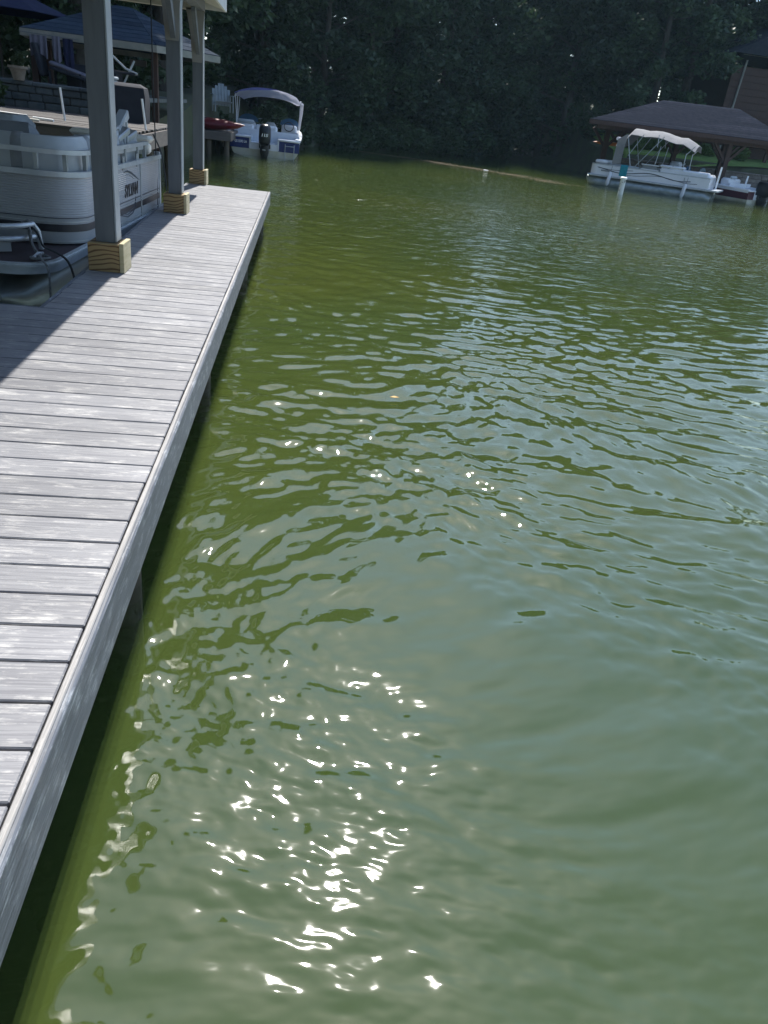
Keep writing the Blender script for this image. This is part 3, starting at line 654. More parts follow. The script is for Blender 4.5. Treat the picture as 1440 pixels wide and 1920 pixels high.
# cleat
mb = MB(); mb.tube([(-.13, .12, .03), (-.13, .22, .045), (-.13, .32, .03)], .011, 8); mb.tube([(-.13, .19, 0), (-.13, .19, .04)], .01, 6); mb.tube([(-.13, .25, 0), (-.13, .25, .04)], .01, 6)
pp(mb, 'cleat', M['alu'], smooth=True)
def catmull(pts, n=6):
    P = [Vector(p) for p in pts]; P = [P[0]] + P + [P[-1]]; out = []
    for i in range(1, len(P) - 2):
        for k in range(n):
            t = k / n; a, b, c, d = P[i - 1:i + 3]
            out.append(.5 * ((2 * b) + (c - a) * t + (2 * a - 5 * b + 4 * c - d) * t * t + (3 * b - a - 3 * c + d) * t ** 3))
    return out + [P[-2]]
def rope(pts, r, label, m, group=None):
    o = MB().tube(catmull(pts), r, 7).obj('rope', m, smooth=True); return tag(o, label, 'rope', group)
rope([(-1.66, 6.66, .205), (-1.60, 6.60, .17), (-1.56, 6.50, .08), (-1.48, 6.36, .04), (-1.40, 6.18, .03), (-1.345, 6.13, -.03), (-1.335, 6.10, -.2), (-1.33, 6.06, -.47)], .009, 'grey mooring rope hanging from the boat rail straight down into the slip water', M['rope'])
rope([(-1.64, 6.66, .21), (-1.55, 6.62, .14), (-1.47, 6.48, .07), (-1.36, 6.40, .05), (-1.26, 6.35, .0), (-1.20, 6.28, -.12), (-1.16, 6.15, -.30), (-1.13, 6.05, -.47)], .009, 'dark rope running from the boat rail over the deck rim beside the timber block', M['rope_dark'])
rope([(-1.68, 6.68, .20), (-1.62, 6.66, .22), (-1.60, 6.58, .12), (-1.52, 6.45, .03), (-1.44, 6.30, .04), (-1.50, 6.24, .025), (-1.42, 6.20, .03), (-1.37, 6.28, .03), (-1.46, 6.34, .035)], .010, 'pale rope knotted round the cleat at the rounded corner of the slip boat', M['rope'])
rope([(-1.21, 10.02, 2.42), (-1.20, 10.0, 1.3), (-1.185, 9.97, .6), (-1.17, 9.93, .05), (-1.17, 9.92, -.03)], .007, 'thin dark line hanging from the boathouse roof to the far corner of the slip boat', M['rope_dark'])
rope([(-1.22, 10.02, .78), (-1.15, 10.1, .6), (-1.11, 10.12, .35), (-1.09, 10.1, .17), (-1.09, 10.05, .1)], .008, 'dark rope looped down the pale end panel of the slip boat', M['rope_dark'])

# ================================================================== small stern-drive deck boat with outboard
def hull_section(y, hw, zt, dz, v):
    # half-width hw at gunwale, keel depth
    return [(-hw, y, zt), (-hw * .985, y, zt - .20), (-hw * .93, y, WZ + .12 + dz), (-hw * .5, y, WZ - .12 + dz - v * .2), (0, y, WZ - .2 + dz - v),
            (hw * .5, y, WZ - .12 + dz - v * .2), (hw * .93, y, WZ + .12 + dz), (hw * .985, y, zt - .20), (hw, y, zt)]
def deck_boat(name, label, loc, rz, colours, number, reg):
    t = thing(name, label, 'boat', loc, rz)
    hull_m, band_m, top_m = colours
    def P(mb, nm, m, par=t, **k): return mb.obj(nm, m, par, **k)
    ys_ = [0, 1.2, 2.6, 3.8, 4.8, 5.6, 6.1]
    hw_ = [1.17, 1.2, 1.2, 1.16, 1.0, .66, .15]
    zt_ = [.12, .16, .22, .27, .33, .4, .45]
    def prof(i, a, b, sh=0.0):
        """hull strip between levels a..b (0 keel, 1 gunwale)"""
        y, hw, zt = ys_[i], hw_[i] + sh, zt_[i]; kz = WZ - .2 + .45 * (max(0, y - 3.8) / 2.3) ** 2
        def pt(f):
            if f < .25: return (hw * (f / .25) * .86, kz + (WZ + .02 - kz) * (f / .25))
            w = .86 + .14 * math.sqrt((f - .25) / .75); return (hw * w, WZ + .02 + (zt - WZ - .02) * (f - .25) / .75)
        fs = [a + (b - a) * k / 6 for k in range(7)]; return y, [pt(f) for f in fs]
    for (a, b, m, nm) in ((0, .5, M['hull_dirty'], 'hull_bottom'), (.5, .87, band_m, 'hull_band'), (.87, 1.0, top_m, 'hull_topside')):
        for s in (-1, 1):
            mb = MB(); secs = []
            for i in range(len(ys_)):
                y, pr = prof(i, a, b); secs.append([(s * x, y, z) for x, z in pr] + [(s * max(0, x - .03), y, z) for x, z in reversed(pr)])
            mb.loft(secs); P(mb, nm, m, smooth=True)
    # transom: dirty bottom, white centre, two coloured corner panels
    y, pr = prof(0, 0, .5); out = [(x, z) for x, z in pr] + [(-x, z) for x, z in reversed(pr)]
    P(MB().prism(out, 'y', -.02, .03), 'transom_bottom', M['hull_dirty'])
    zb = pr[-1][1]; zt = .075
    P(MB().box((-.5, -.018, zb), (.45, .03, zb + .20)), 'transom', top_m)
    for x0, x1 in ((-1.15, -.5), (.45, 1.15)):
        P(MB().box((x0, -.028, zb + .002), (x1, .03, zt), .004), 'stern_panel', band_m)
    P(MB().box((-1.16, -.06, zt), (-.47, .9, zt + .06), .02), 'swim_platform', top_m, smooth=True)
    P(MB().box((.42, -.06, zt), (1.16, .9, zt + .06), .02), 'swim_platform', top_m, smooth=True)
    P(MB().box((-.52, -.04, zb + .01), (-.47, .9, zt + .02), .01), 'well_side', top_m)
    P(MB().box((.42, -.04, zb + .01), (.47, .9, zt + .02), .01), 'well_side', top_m)
    P(MB().box((-.5, .05, zb + .15), (.45, .92, zb + .2)), 'motor_well', top_m)
    P(MB().box((-1.1, .92, -.25), (1.1, .98, .32), .01), 'aft_bulkhead', top_m)
    # gunwale cap
    for s in (-1, 1):
        mb = MB(); mb.loft([[(s * (hw_[i] + .02), ys_[i], zt_[i] - .01), (s * (hw_[i] + .02), ys_[i], zt_[i] + .04), (s * max(.0, hw_[i] - .16), ys_[i], zt_[i] + .06), (s * max(.0, hw_[i] - .16), ys_[i], zt_[i] - .01)] for i in range(len(ys_))])
        P(mb, 'gunwale', top_m, smooth=True)
    P(MB().box((-1.05, 1, -.3), (1.05, 4.8, -.22)), 'cockpit_floor', M['vinyl_dark'])
    # aft seats
    P(MB().box((-1.04, .98, .1), (-.42, 1.45, .50), .08), 'seat', top_m, smooth=True)
    P(MB().box((-1.0, .95, .48), (-.42, 1.08, .60), .05), 'seat_back', M['vinyl'], smooth=True)
    P(MB().box((-.40, 1.1, .1), (.36, 1.5, .48), .06), 'seat', top_m, smooth=True)
    P(MB().box((.38, .98, .05), (1.0, 1.3, .24), .05), 'seat', M['cream_vinyl'], smooth=True)
    P(MB().box((-.15, 2.7, -.2), (.25, 3.1, .55), .08), 'helm_seat', M['vinyl'], smooth=True)
    P(MB().box((.45, 3.0, -.2), (1.02, 3.5, .52), .06), 'console', top_m, smooth=True)
    P(MB().box((-1.02, 3.0, -.2), (-.5, 3.5, .5), .06), 'console', top_m, smooth=True)
    for cx in (.74, -.76):
        mb = MB(); a = [(cx + .36 * math.cos(k * PI / 8), 3.25 - .05 * math.sin(k * PI / 8), .50 + .24 * math.sin(k * PI / 8)) for k in range(9)]
        b2 = [(x, y + .02, z) for x, y, z in a]; mb.loft([a, b2]); P(mb, 'windscreen', M['glass_blue'], smooth=True)
    w = [(.72 + .17 * math.cos(k * PI / 8), 2.93 - .03 * math.sin(k * PI / 8), .47 + .15 * math.sin(k * PI / 8)) for k in range(16)]
    P(MB().tube(w, .016, 6, closed=True), 'steering_wheel', M['black_gloss'], smooth=True)
    # outboard motor: cowl, midsection, leg
    om = MB()
    def sq(z, hx, y0, y1, c=.3):
        pts = []
        for k in range(16):
            an = 2 * PI * k / 16; ca_, sa = math.cos(an), math.sin(an)
            pts.append((math.copysign(abs(ca_) ** .55, ca_) * hx, (y0 + y1) / 2 + math.copysign(abs(sa) ** .55, sa) * (y1 - y0) / 2, z))
        return pts
    om.loft([sq(-.10, .13, -.42, .05), sq(-.02, .19, -.52, .12), sq(.18, .20, -.56, .16), sq(.40, .19, -.54, .16), sq(.50, .165, -.48, .12), sq(.545, .10, -.4, .02)])
    mo = P(om, 'outboard_cowl', M['black_gloss'], smooth=True)
    om = MB(); om.loft([sq(-.75, .06, -.32, -.12), sq(-.5, .10, -.36, -.08), sq(-.3, .15, -.44, .02), sq(-.10, .14, -.44, .05)]); P(om, 'outboard_leg', M['black_gloss'], smooth=True)
    P(MB().box((-.19, -.1, -.2), (.19, .06, -.05), .02), 'outboard_bracket', M['black_gloss'])
    if number: text_part('motor_number', number, .12, M['white_print'], mo, Matrix.Translation((0.0, -.562, .22)) @ FACE_NY, sx=1.25, shear=.15, bold=.004)
    P(MB().box((-.06, -.452, -.235), (.05, -.44, -.205)), 'motor_badge', M['vinyl'])
    if reg: text_part('registration_number', reg, .105, M['white_print'], t, Matrix.Translation((-.80, -.030, -.055)) @ FACE_NY, sx=.78, bold=.002)
    # ladder
    lad = MB(); lad.tube([(.68, -.05, .0), (.68, -.07, -.02), (.68, -.07, -.5)], .012, 6); lad.tube([(.98, -.05, .0), (.98, -.07, -.02), (.98, -.07, -.5)], .012, 6); lad.tube([(.68, -.07, -.05), (.98, -.07, -.05)], .012, 6)
    P(lad, 'ladder', M['alu'])
    # bow rail
    for s in (-1, 1):
        P(MB().tube(catmull([(s * 1.1, 3.6, .3), (s * 1.05, 4.0, .48), (s * .75, 5.2, .55), (s * .3, 5.9, .58)]), .014, 6), 'bow_rail', M['alu'], smooth=True)
    return t, P
t, P = deck_boat('motor_boat', 'white and blue motor boat with black outboard and raised canopy moored stern-on beside the kayaks', (-.78, 28.75, 0), R(0), (M['hull_dirty'], M['blue_gel'], M['white_gel']), '115', 'GS 5592 LA')
# bimini
def bim(x, ya, rise=.24, side=1.36, hw=1.13):
    u = x / hw; return side + rise * (1 - abs(u) ** 2.6) - .10 * (ya - 1.2) + .03 * math.cos((ya - 2.3) * 1.6)
secs = []
nxs = 14
for yy in [1.2 + 2.3 * k / 8 for k in range(9)]:
    up = [(-1.13 + 2.26 * i / nxs, yy, bim(-1.13 + 2.26 * i / nxs, yy)) for i in range(nxs + 1)]
    up[0] = (-1.14, yy, 1.28); up[-1] = (1.17, yy, 1.22)
    lo = [(x, y, z - .018) for x, y, z in reversed(up)]
    secs.append(up + lo)
P(MB().loft(secs), 'canopy', M['canvas_white'], smooth=True)
secs = []
for yy in (1.14, 1.196):
    up = [(-1.13 + 1.5 * i / nxs, yy, bim(-1.13 + 1.5 * i / nxs, yy) + .008) for i in range(nxs + 1)]; lo = [(x, y, z - .075 * math.sin(PI * (i + .3) / (nxs + 1))) for i, (x, y, z) in enumerate(reversed(up))]
    secs.append(up + lo)
P(MB().loft(secs), 'canopy_valance', M['canvas_blue'], smooth=True)
for s in (-1, 1):
    for ya, yb in ((1.3, 2.3), (2.3, 2.35), (3.4, 2.4)):
        P(MB().tube([(s * 1.11, ya, 1.33), (s * 1.10, (ya + yb) / 2 - .1, .8), (s * 1.08, yb - .6, .26)], .016, 6), 'canopy_pole', M['white_gel'], smooth=True)
# rolled side curtain
P(MB().tube(catmull([(1.17, 1.25, 1.25), (1.16, 1.5, 1.0), (1.12, 1.7, .7), (1.1, 1.8, .45)]), [.05] * 18 + [.04], 8), 'rolled_curtain', M['canvas_white'], smooth=True)
# fenders
def fender(loc, label, lean=0.0, r=.085, h=.62, m=None, group=None):
    mb = MB(); mb.tube([(0, 0, -h / 2 - .04), (0, 0, -h / 2), (0, 0, -h / 2 + .06), (0, 0, h / 2 - .06), (0, 0, h / 2), (0, 0, h / 2 + .04)], [.02, .055, r, r, .05, .02], 12)
    o = thing('fender', label, 'fender', loc, 0, group); o.rotation_euler = (0, lean, 0)
    mb.obj('fender_body', m or M['rubber'], o, smooth=True); MB().tube([(0, 0, h / 2), (0, 0, h / 2 + .28)], .008, 6).obj('line', M['rope'], o)
    return o
fender((-2.06, 28.95, -.02), 'pale fender hanging between the blue motor boat and the kayak dock', R(10))

# ================================================================== right pontoon boat, local x along the hull (bow at 0)
rb = thing('pontoon_boat', 'white pontoon boat with wavy blue stripes and raised taupe canopy under the brown boathouse', 'boat', (13.02, 35.8, 0), R(-33)); rb.scale = (.94, 1, 1)
def P(mb, nm, m, par=rb, **k): return mb.obj(nm, m, par, **k)
LB, WB = 5.5, 2.2
for y in (.3, 1.1, 1.9):
    P(MB().tube([(-.12, y, -.15), (.1, y, -.3), (.5, y, -.36), (LB - .25, y, -.36), (LB + .05, y, -.42)], [.05, .2, .27, .27, .2], 20), 'pontoon_tube', M['tube'], smooth=True)
P(MB().box((-.05, 0, -.10), (LB + .35, WB, -.03), .01), 'deck_rim', M['alu'])
fpath = [(LB - .1, .05)] + [(.35, .05)] + arc(.35, .40, .35, -PI / 2, -PI, 6) + arc(.35, WB - .4, .35, PI, PI / 2, 6) + [(LB - .1, WB - .05), (LB - .1, .07)]
P(MB().wall(fpath, -.025, .36, -.03), 'side_panel', M['white_gel'], smooth=True)
P(MB().wall(fpath, .36, .40, -.04), 'top_rail', M['alu'], smooth=True)
def wave_ribbon(z0, amp, ph, x0, x1, w):
    secs = []
    for k in range(33):
        x = x0 + (x1 - x0) * k / 32; z = z0 + amp * math.sin(x * 2.4 + ph); secs.append([(x, .046, z - w / 2), (x, .046, z + w / 2), (x, .052, z + w / 2), (x, .052, z - w / 2)])
    P(MB().loft(secs), 'wave_stripe', M['navy_line'])
wave_ribbon(.20, .07, 1.2, .4, 4.6, .035); wave_ribbon(.15, .06, .2, .9, 4.9, .02); wave_ribbon(.26, .04, 2.2, .36, 2.0, .02)
P(MB().box((.15, .2, .41), (.75, 1.9, .56), .05), 'bow_cushion', M['white_gel'], smooth=True)
P(MB().box((.85, .12, .02), (2.2, .65, .46), .05), 'bench', M['vinyl'], smooth=True)
P(MB().box((2.35, .09, .36), (3.0, .14, .60), .02), 'gate', M['vinyl_dark'])
for z in (.42, .6): P(MB().tube([(2.3, .08, z), (3.1, .08, z)], .02, 6), 'gate_rail', M['white_gel'])
P(MB().box((3.15, .1, .02), (5.3, .75, .58), .06), 'stern_lounge', M['white_gel'], smooth=True)
P(MB().box((3.1, .1, .57), (4.2, .7, .68), .05), 'lounge_back', M['white_gel'], smooth=True)
P(MB().box((4.95, .1, .02), (5.4, 2.1, .50), .08), 'stern_seat', M['white_gel'], smooth=True)
P(MB().box((3.3, 1.3, .02), (3.8, 1.9, .85), .08), 'console', M['vinyl'], smooth=True)
for x in (1.5, 4.3): P(MB().box((x, .03, .06), (x + .03, .055, .3)), 'panel_joint', M['band'])
P(MB().box((.55, .03, .12), (.95, .052, .18)), 'bow_badge', M['vinyl_dark'])
# canopy with sagging panels
secs = []
for k in range(13):
    x = .95 + 3.5 * k / 12; seg = abs(math.sin(PI * (k / 12) * 3)); top = 1.74 + .15 * math.sin(PI * min(1, (k + 1) / 10)) ** .5 + .05 * seg
    if k < 2: top = 1.42 + .15 * k
    if k > 10: top -= .10 * (k - 10)
    up = [(x, .12 + 1.96 * j / 8, top - .26 * abs(j / 4 - 1) ** 2.4) for j in range(9)]
    secs.append(up + [(a, b, c - .02) for a, b, c in reversed(up)])
P(MB().loft(secs), 'canopy', M['canvas_taupe'], smooth=True)
P(MB().tube([(.95, .2, 1.45), (.93, 1.9, 1.45)], .07, 8), 'rolled_cover', M['canvas_white'], smooth=True)
P(MB().prism([(1.0, 1.43), (1.4, 1.68), (1.35, 1.0), (1.35, .5), (.95, .45)], 'y', .10, .115), 'side_curtain', M['canvas_taupe'])
for a, b in (((1.4, 1.62), (1.8, .45)), ((2.1, 1.72), (1.6, .85)), ((3.0, 1.72), (2.0, .45)), ((2.75, 1.76), (2.8, 1.3)), ((2.95, 1.35), (2.85, .45)), ((4.4, 1.5), (4.1, 1.15)), ((4.1, 1.2), (4.12, .5)), ((3.9, .8), (3.4, .5))):
    for y in (.13, 2.05): P(MB().tube([(a[0], y, a[1]), (b[0], y, b[1])], .018, 6), 'canopy_pole', M['alu'])
tow = MB()
secs = []
for k in range(9):
    x = 1.32 + .32 * k / 8; dy = .012 * math.sin(k * 1.7); secs.append([(x, .03 + dy, .02 + .01 * math.cos(k)), (x, .028 + dy, .42), (x, .10 + dy, .475), (x, .11, .47), (x, .04 + dy, .41), (x, .042 + dy, .02 + .01 * math.cos(k))])
tw = tow.loft(secs).obj('towel', M['teal'], smooth=True); tw.location = rb.location; tw.rotation_euler = rb.rotation_euler
tag(tw, 'teal towel hung over the side of the white canopied pontoon boat', 'towel')
def on_rb(x, y, z): return tuple(Matrix.Translation(rb.location) @ Matrix.Rotation(R(-33), 4, 'Z') @ Vector((x, y, z)))
fender(on_rb(.95, -.09, -.14), 'white fender near the bow of the canopied pontoon boat', R(6), .08, .5, M['white_gel'])
fender(on_rb(4.15, -.09, -.2), 'white fender near the stern of the canopied pontoon boat', R(8), .08, .5, M['white_gel'])

# ================================================================== right boathouse
def shingled_roof(parent, corners, ridge, drop, m, rows, cols, org, thick=.03):
    """hip roof: every slope is a backing sheet with courses of shingles, each course its own part (lapped proud)"""
    c = [Vector(v) for v in corners]; r0, r1 = Vector(ridge[0]), Vector(ridge[1])
    slopes = [(c[0], c[1], r1, r0), (c[1], c[2], r1, r1), (c[2], c[3], r0, r1), (c[3], c[0], r0, r0)]
    for a, b, d, e in slopes:
        n = (b - a).cross(e - a).normalized()
        if n.z < 0: n = -n
        mb = MB(); q = [a, b, d, e]; mb.loft([[v - org for v in q], [v + n * .02 - org for v in q]]); mb.obj('roof_slope', m, parent)
        for i in range(rows):
            t0, t1 = i / rows, (i + 1) / rows + .15 / rows; t1 = min(t1, 1)
            p0, p1 = a.lerp(e, t0), b.lerp(d, t0); q0, q1 = a.lerp(e, t1), b.lerp(d, t1)
            if (p1 - p0).length < .05: continue
            lo = n * (.022 + thick); hi = n * .022
            mb = MB(); mb.loft([[v - org for v in (p0 + hi, p0 + lo, q0 + hi + n * .004, q0 + hi)], [v - org for v in (p1 + hi, p1 + lo, q1 + hi + n * .004, q1 + hi)]])
            mb.obj('shingle_course', m, parent)
def quad_beam(mb, p, q, w, h):
    p, q = Vector(p), Vector(q); d = (q - p).normalized(); s = d.cross(Vector((0, 0, 1))).normalized() * w / 2; u = s.cross(d).normalized() * h / 2
    return mb.loft([[p + s + u, p - s + u, p - s - u, p + s - u], [q + s + u, q - s + u, q - s - u, q + s - u]])
rbh = thing('boathouse', 'brown boathouse with a dark hipped shingle roof over the canopied pontoon boat across the water', 'boathouse', (16, 36, 0)); RO = Vector((16, 36, 0))
EZ2 = 2.06
cs = [(12.8, 36.4, EZ2), (22.3, 35.8, EZ2), (22.7, 42.4, EZ2), (15.5, 42.6, EZ2)]
shingled_roof(rbh, cs, ((17.2, 39.5, 3.27), (20.8, 39.1, 3.30)), .1, M['shingle_brown'], 15, 1, RO, .011)
for i in range(4):
    p, q = Vector(cs[i]), Vector(cs[(i + 1) % 4]); mb = MB(); quad_beam(mb, p + Vector((0, 0, -.07)) - RO, q + Vector((0, 0, -.07)) - RO, .05, .16); mb.obj('roof_fascia', M['brown_wood'], rbh)
for i in range(4):
    ctr = Vector((17.9, 39.2, EZ2)); p, q = Vector(cs[i]).lerp(ctr, .10), Vector(cs[(i + 1) % 4]).lerp(ctr, .10)
    mb = MB(); quad_beam(mb, p + Vector((0, 0, -.18)) - RO, q + Vector((0, 0, -.18)) - RO, .14, .22); mb.obj('beam', M['brown_wood'], rbh)
rposts = [(19.5, 36.5), (15.1, 40.2), (22.0, 36.6), (19.4, 41.8), (22, 41.8), (16.4, 41.6)]
for i, (x, y) in enumerate(rposts):
    MB().box((x - .11 - RO.x, y - .11 - RO.y, -1.2), (x + .11 - RO.x, y + .11 - RO.y, 1.85), .01).obj('post', M['brown_wood'], rbh)
    for s in (-1, 1):
        mb = MB(); quad_beam(mb, Vector((x, y, 1.0)) - RO, Vector((x + s * .75, y, 1.82)) - RO, .09, .12); mb.obj('knee_brace', M['brown_wood'], rbh)
for k in range(3):
    MB().box((19.3 - RO.x, 36.3 - RO.y, -.42 + k * .155), (20.2 - RO.x, 36.7 - RO.y, -.27 + k * .155), .01).obj('landing_step', M['brown_wood'], rbh)
MB().box((19.7 - RO.x, 36.8 - RO.y, -.10), (20.2 - RO.x, 41.5 - RO.y, -.02)).obj('catwalk', M['brown_wood'], rbh)
# orange kayak hung at the left
ok = MB(); secs = []
for k in range(11):
    u = k / 10; w = .26 * math.sin(PI * u) ** .6 + .01; secs.append([(-1.2 + 2.4 * u, w * math.cos(a) * .6, w * .7 * math.sin(a)) for a in [2 * PI * j / 10 for j in range(10)]])
ok.loft(secs); o = ok.obj('kayak', M['orange'], smooth=True); o.location = (15.6, 40.9, 1.2); o.scale = (.75, .8, .5); tag(o, 'orange kayak slung under the left end of the brown boathouse', 'kayak')
# second boat on the right
t2, P2 = deck_boat('motor_boat', 'white topped dark hulled motor boat cut off at the right edge beside the brown boathouse', (20.75, 35.1, -.05), R(38), (M['hull_dirty'], M['maroon'], M['white_gel']), None, None)
for (x, y, z0, z1, lab) in ((18.15, 34.1, -.25, .86, 'white stake leaning beside the brown boathouse post, left of the post'), (20.15, 35.4, -.1, .62, 'short white stake standing over the dark hulled boat at the right edge')):
    o = MB().tube([(0, 0, z0), (.03, 0, z1)], .04, 8).obj('stake', M['white_print'], smooth=True); o.location = (x, y, 0); tag(o, lab, 'stake')
# white mooring pile
wp = thing('mooring_pile', 'white painted mooring pile with a flat cap standing in the open water', 'pile', (12.62, 30.6, 0))
MB().tube([(0, 0, -1.5), (0, 0, .10)], .10, 16).obj('pile_shaft', M['pile_white'], wp, smooth=True)
MB().tube([(0, 0, .095), (0, 0, .15), (0, 0, .17)], [.13, .13, .10], 16).obj('pile_cap', M['white_print'], wp, smooth=True)

# ================================================================== retaining walls (stone by stone)
def stone_wall(name, label, p, q, z0, z1, m, sh, swl, seed, th=.3):
    p = Vector((p[0], p[1], 0)); q = Vector((q[0], q[1], 0)); d = (q - p); L = d.length; ang = math.atan2(d.y, d.x)
    t = thing(name, label, 'wall', p, ang); rg = random.Random(seed)
    MB().box((0, .04, z0), (L, th, z1 - .03)).obj('wall_core', M['dark_wood'], t)
    rows = max(1, round((z1 - z0) / sh)); h = (z1 - z0) / rows; ms = {}
    for r in range(rows):
        x = -rg.uniform(0, swl)
        while x < L:
            w = swl * rg.choice((.6, .8, 1, 1.25)); x0 = max(0, x); x1 = min(L, x + w - .015)
            if x1 - x0 > .05:
                key = (round(x1 - x0, 2))
                if key not in ms: ms[key] = MB().box((0, 0, .006), (key, .16, h - .006), .018).mesh('stone', m)
                inst('stone', ms[key], t, (x0, rg.uniform(-.02, .02), z0 + r * h))
            x += w
    x = 0
    while x < L:
        w = min(.9, L - x); inst('cap_stone', MB().box((0, -.05, 0), (w - .012, th + .03, .07), .012).mesh('cap_stone', m), t, (x, 0, z1)); x += .9
    return t
stone_wall('retaining_wall', 'grey block retaining wall at the back of the shaded landing behind the slip', (-7.6, 18.0), (-2.75, 18.05), .30, 1.00, M['stone'], .14, .42, 4)
stone_wall('retaining_wall', 'low grey brown stone wall behind the brown boathouse on the right shore', (17.0, 43.4), (28, 43.0), -.6, .55, M['stone_warm'], .2, .55, 5)

# ================================================================== shaded landing and its things (left background)
ld = thing('landing', 'weathered plank landing with a tan skirt and poles lying on it behind the slip boat', 'dock', (-4, 15, .6)); LO = Vector((-4, 15, .6))
pm = MB().box((-2.6, -.07, -.035), (1.9, .07, 0), .004).mesh('plank', M['shade_wood'])
for k in range(32):
    inst('plank', pm, ld, (rnd.uniform(-.02, .02) + .04 * (k / 32), -1.95 + k * .152, rnd.uniform(-.004, .004)))
MB().box((-2.6, -2.06, -.30), (1.95, -2.03, -.002), .004).obj('skirt_board', M['tan_plank'], ld)
MB().box((-2.6, -2.09, -.03), (1.98, -2.03, .012), .004).obj('edge_board', M['shade_wood'], ld)
MB().box((1.92, -2.03, -.30), (1.95, 2.9, -.04), .004).obj('skirt_board', M['tan_plank'], ld)
for x in (-2.3, -.4, 1.75):
    for y in (-1.9, .5, 2.7): MB().tube([(x, y, -1.8), (x, y, -.04)], .08, 10).obj('piling', M['piling'], ld, smooth=True)
pl = MB().tube([(-5.6, 13.35, .70), (-3.58, 13.2, .665)], .022, 8).obj('pole', M['white_print'], smooth=True); tag(pl, 'bright white pole lying longest on the edge of the plank landing', 'pole')
pl = MB().tube([(-3.5, 13.2, .655), (-3.2, 13.17, .648)], .020, 8).obj('pole', M['white_print'], smooth=True); tag(pl, 'short bright rod lying beside the long white pole on the landing', 'pole')
pl = MB().tube([(-5.6, 13.0, .655), (-3.35, 12.99, .635)], .018, 8).obj('pole', M['cream_vinyl'], smooth=True); tag(pl, 'thin pale pole lying along the front edge of the landing', 'pole')
o = MB().tube([(-3.42, 14.6, .60), (-3.46, 14.6, 1.08)], .018, 8).obj('stake', M['white_print'], smooth=True); tag(o, 'thin white stake upright before the grey block wall', 'stake')
o = MB().tube([(-2.12, 14.6, .58), (-2.17, 14.6, 1.06)], .018, 8).obj('stake', M['white_print'], smooth=True); tag(o, 'thin white stake upright on the landing beyond the heaped canopy frame', 'stake')
# flower pot
fp = thing('flower_pot', 'pale clay flower pot on top of the grey block wall', 'pot', (-5.14, 17.6 + .35, 1.07))
def ring(r, z, n=20): return [(r * math.cos(2 * PI * k / n), r * math.sin(2 * PI * k / n), z) for k in range(n)]
MB().loft([ring(.10, 0), ring(.15, .20), ring(.185, .205), ring(.185, .25), ring(.15, .25), ring(.13, .2)]).obj('pot_body', M['terracotta'], fp, smooth=True)
# leafy plants helper
def leaf_cloud(name, m, parent, centres, n, size, seed, flat=.0):
    rg = np.random.RandomState(seed); C_ = np.array([c[:3] for c in centres]); Rr = np.array([c[3] for c in centres])
    w = Rr ** 2; idx = rg.choice(len(C_), n, p=w / w.sum())
    d = rg.normal(size=(n, 3)); d /= np.linalg.norm(d, axis=1)[:, None]
    rad = Rr[idx] * rg.uniform(.35, 1.05, n) ** .6
    P0 = C_[idx] + d * rad[:, None] * np.array([1, 1, .8])
    a = rg.normal(size=(n, 3)); a[:, 2] *= .5; a /= np.linalg.norm(a, axis=1)[:, None]
    b = np.cross(a, rg.normal(size=(n, 3))); b /= np.linalg.norm(b, axis=1)[:, None]
    s = size * rg.uniform(.55, 1.3, n)[:, None]
    A = a * s; B = b * s * .55
    V = np.stack([P0 - A, P0 + B, P0 + A, P0 - B], 1).reshape(-1, 3)
    me = bpy.data.meshes.new(name); me.vertices.add(len(V)); me.vertices.foreach_set('co', V.ravel().astype(np.float32))
    me.loops.add(4 * n); me.loops.foreach_set('vertex_index', np.arange(4 * n, dtype=np.int32)); me.polygons.add(n)
    me.polygons.foreach_set('loop_start', (np.arange(n) * 4).astype(np.int32)); me.polygons.foreach_set('loop_total', np.full(n, 4, np.int32))
    me.update(); me.materials.append(m)
    if parent is None: return me
    o = bpy.data.objects.new(name, me); COL.objects.link(o); o.parent = parent; return o
leaf_cloud('foliage', M['leaf_mid'], fp, [(0, 0, .33, .12), (.06, 0, .42, .1)], 260, .04, 5)
# shrub left of wall
sb = thing('shrub', 'green shrub growing in front of the grey block wall at the left edge', 'shrub', (-5.5, 17.4, .55))
leaf_cloud('foliage', M['leaf_mid'], sb, [(0, 0, .15, .22), (.1, 0, .35, .18), (-.2, .1, .2, .2)], 700, .05, 6)
MB().tube([(0, 0, -.05), (0, 0, .3)], .02, 6).obj('stem', M['bark'], sb)
# things on the patio behind the wall (z about 1.07)
PZ = 1.05
pt = MB().box((-9, 18.25, PZ - .10), (-2.7, 24, PZ - .02)).obj('patio', M['stone']); tag(pt, kind='structure')
def cloth(name, label, cat, x0, x1, y, z0, z1, m, folds=5, seed=1):
    rg = random.Random(seed); secs = []; ph = rg.uniform(0, 6)
    for k in range(25):
        u = k / 24; x = x0 + (x1 - x0) * u; dy = .04 * math.sin(u * folds * 2 * PI + ph); zb = z0 + .05 * math.sin(u * 5 + ph)
        secs.append([(x, y + dy, zb), (x, y + dy * .4, (z0 + z1) / 2), (x, y + dy * .1, z1), (x, y + .012, z1), (x, y + dy * .4 + .015, (z0 + z1) / 2), (x, y + dy + .015, zb)])
    o = MB().loft(secs).obj(name, m, smooth=True); return tag(o, label, cat)
cloth('towel', 'lilac grey towel hanging widest under the neighbouring roof', 'towel', -5.15, -4.82, 18.9, 1.56, 1.92, M['towel'], 3, 2)
cloth('towel', 'narrow grey towel hanging right of the wide lilac one', 'towel', -4.72, -4.56, 18.9, 1.50, 1.94, M['towel'], 2, 3)
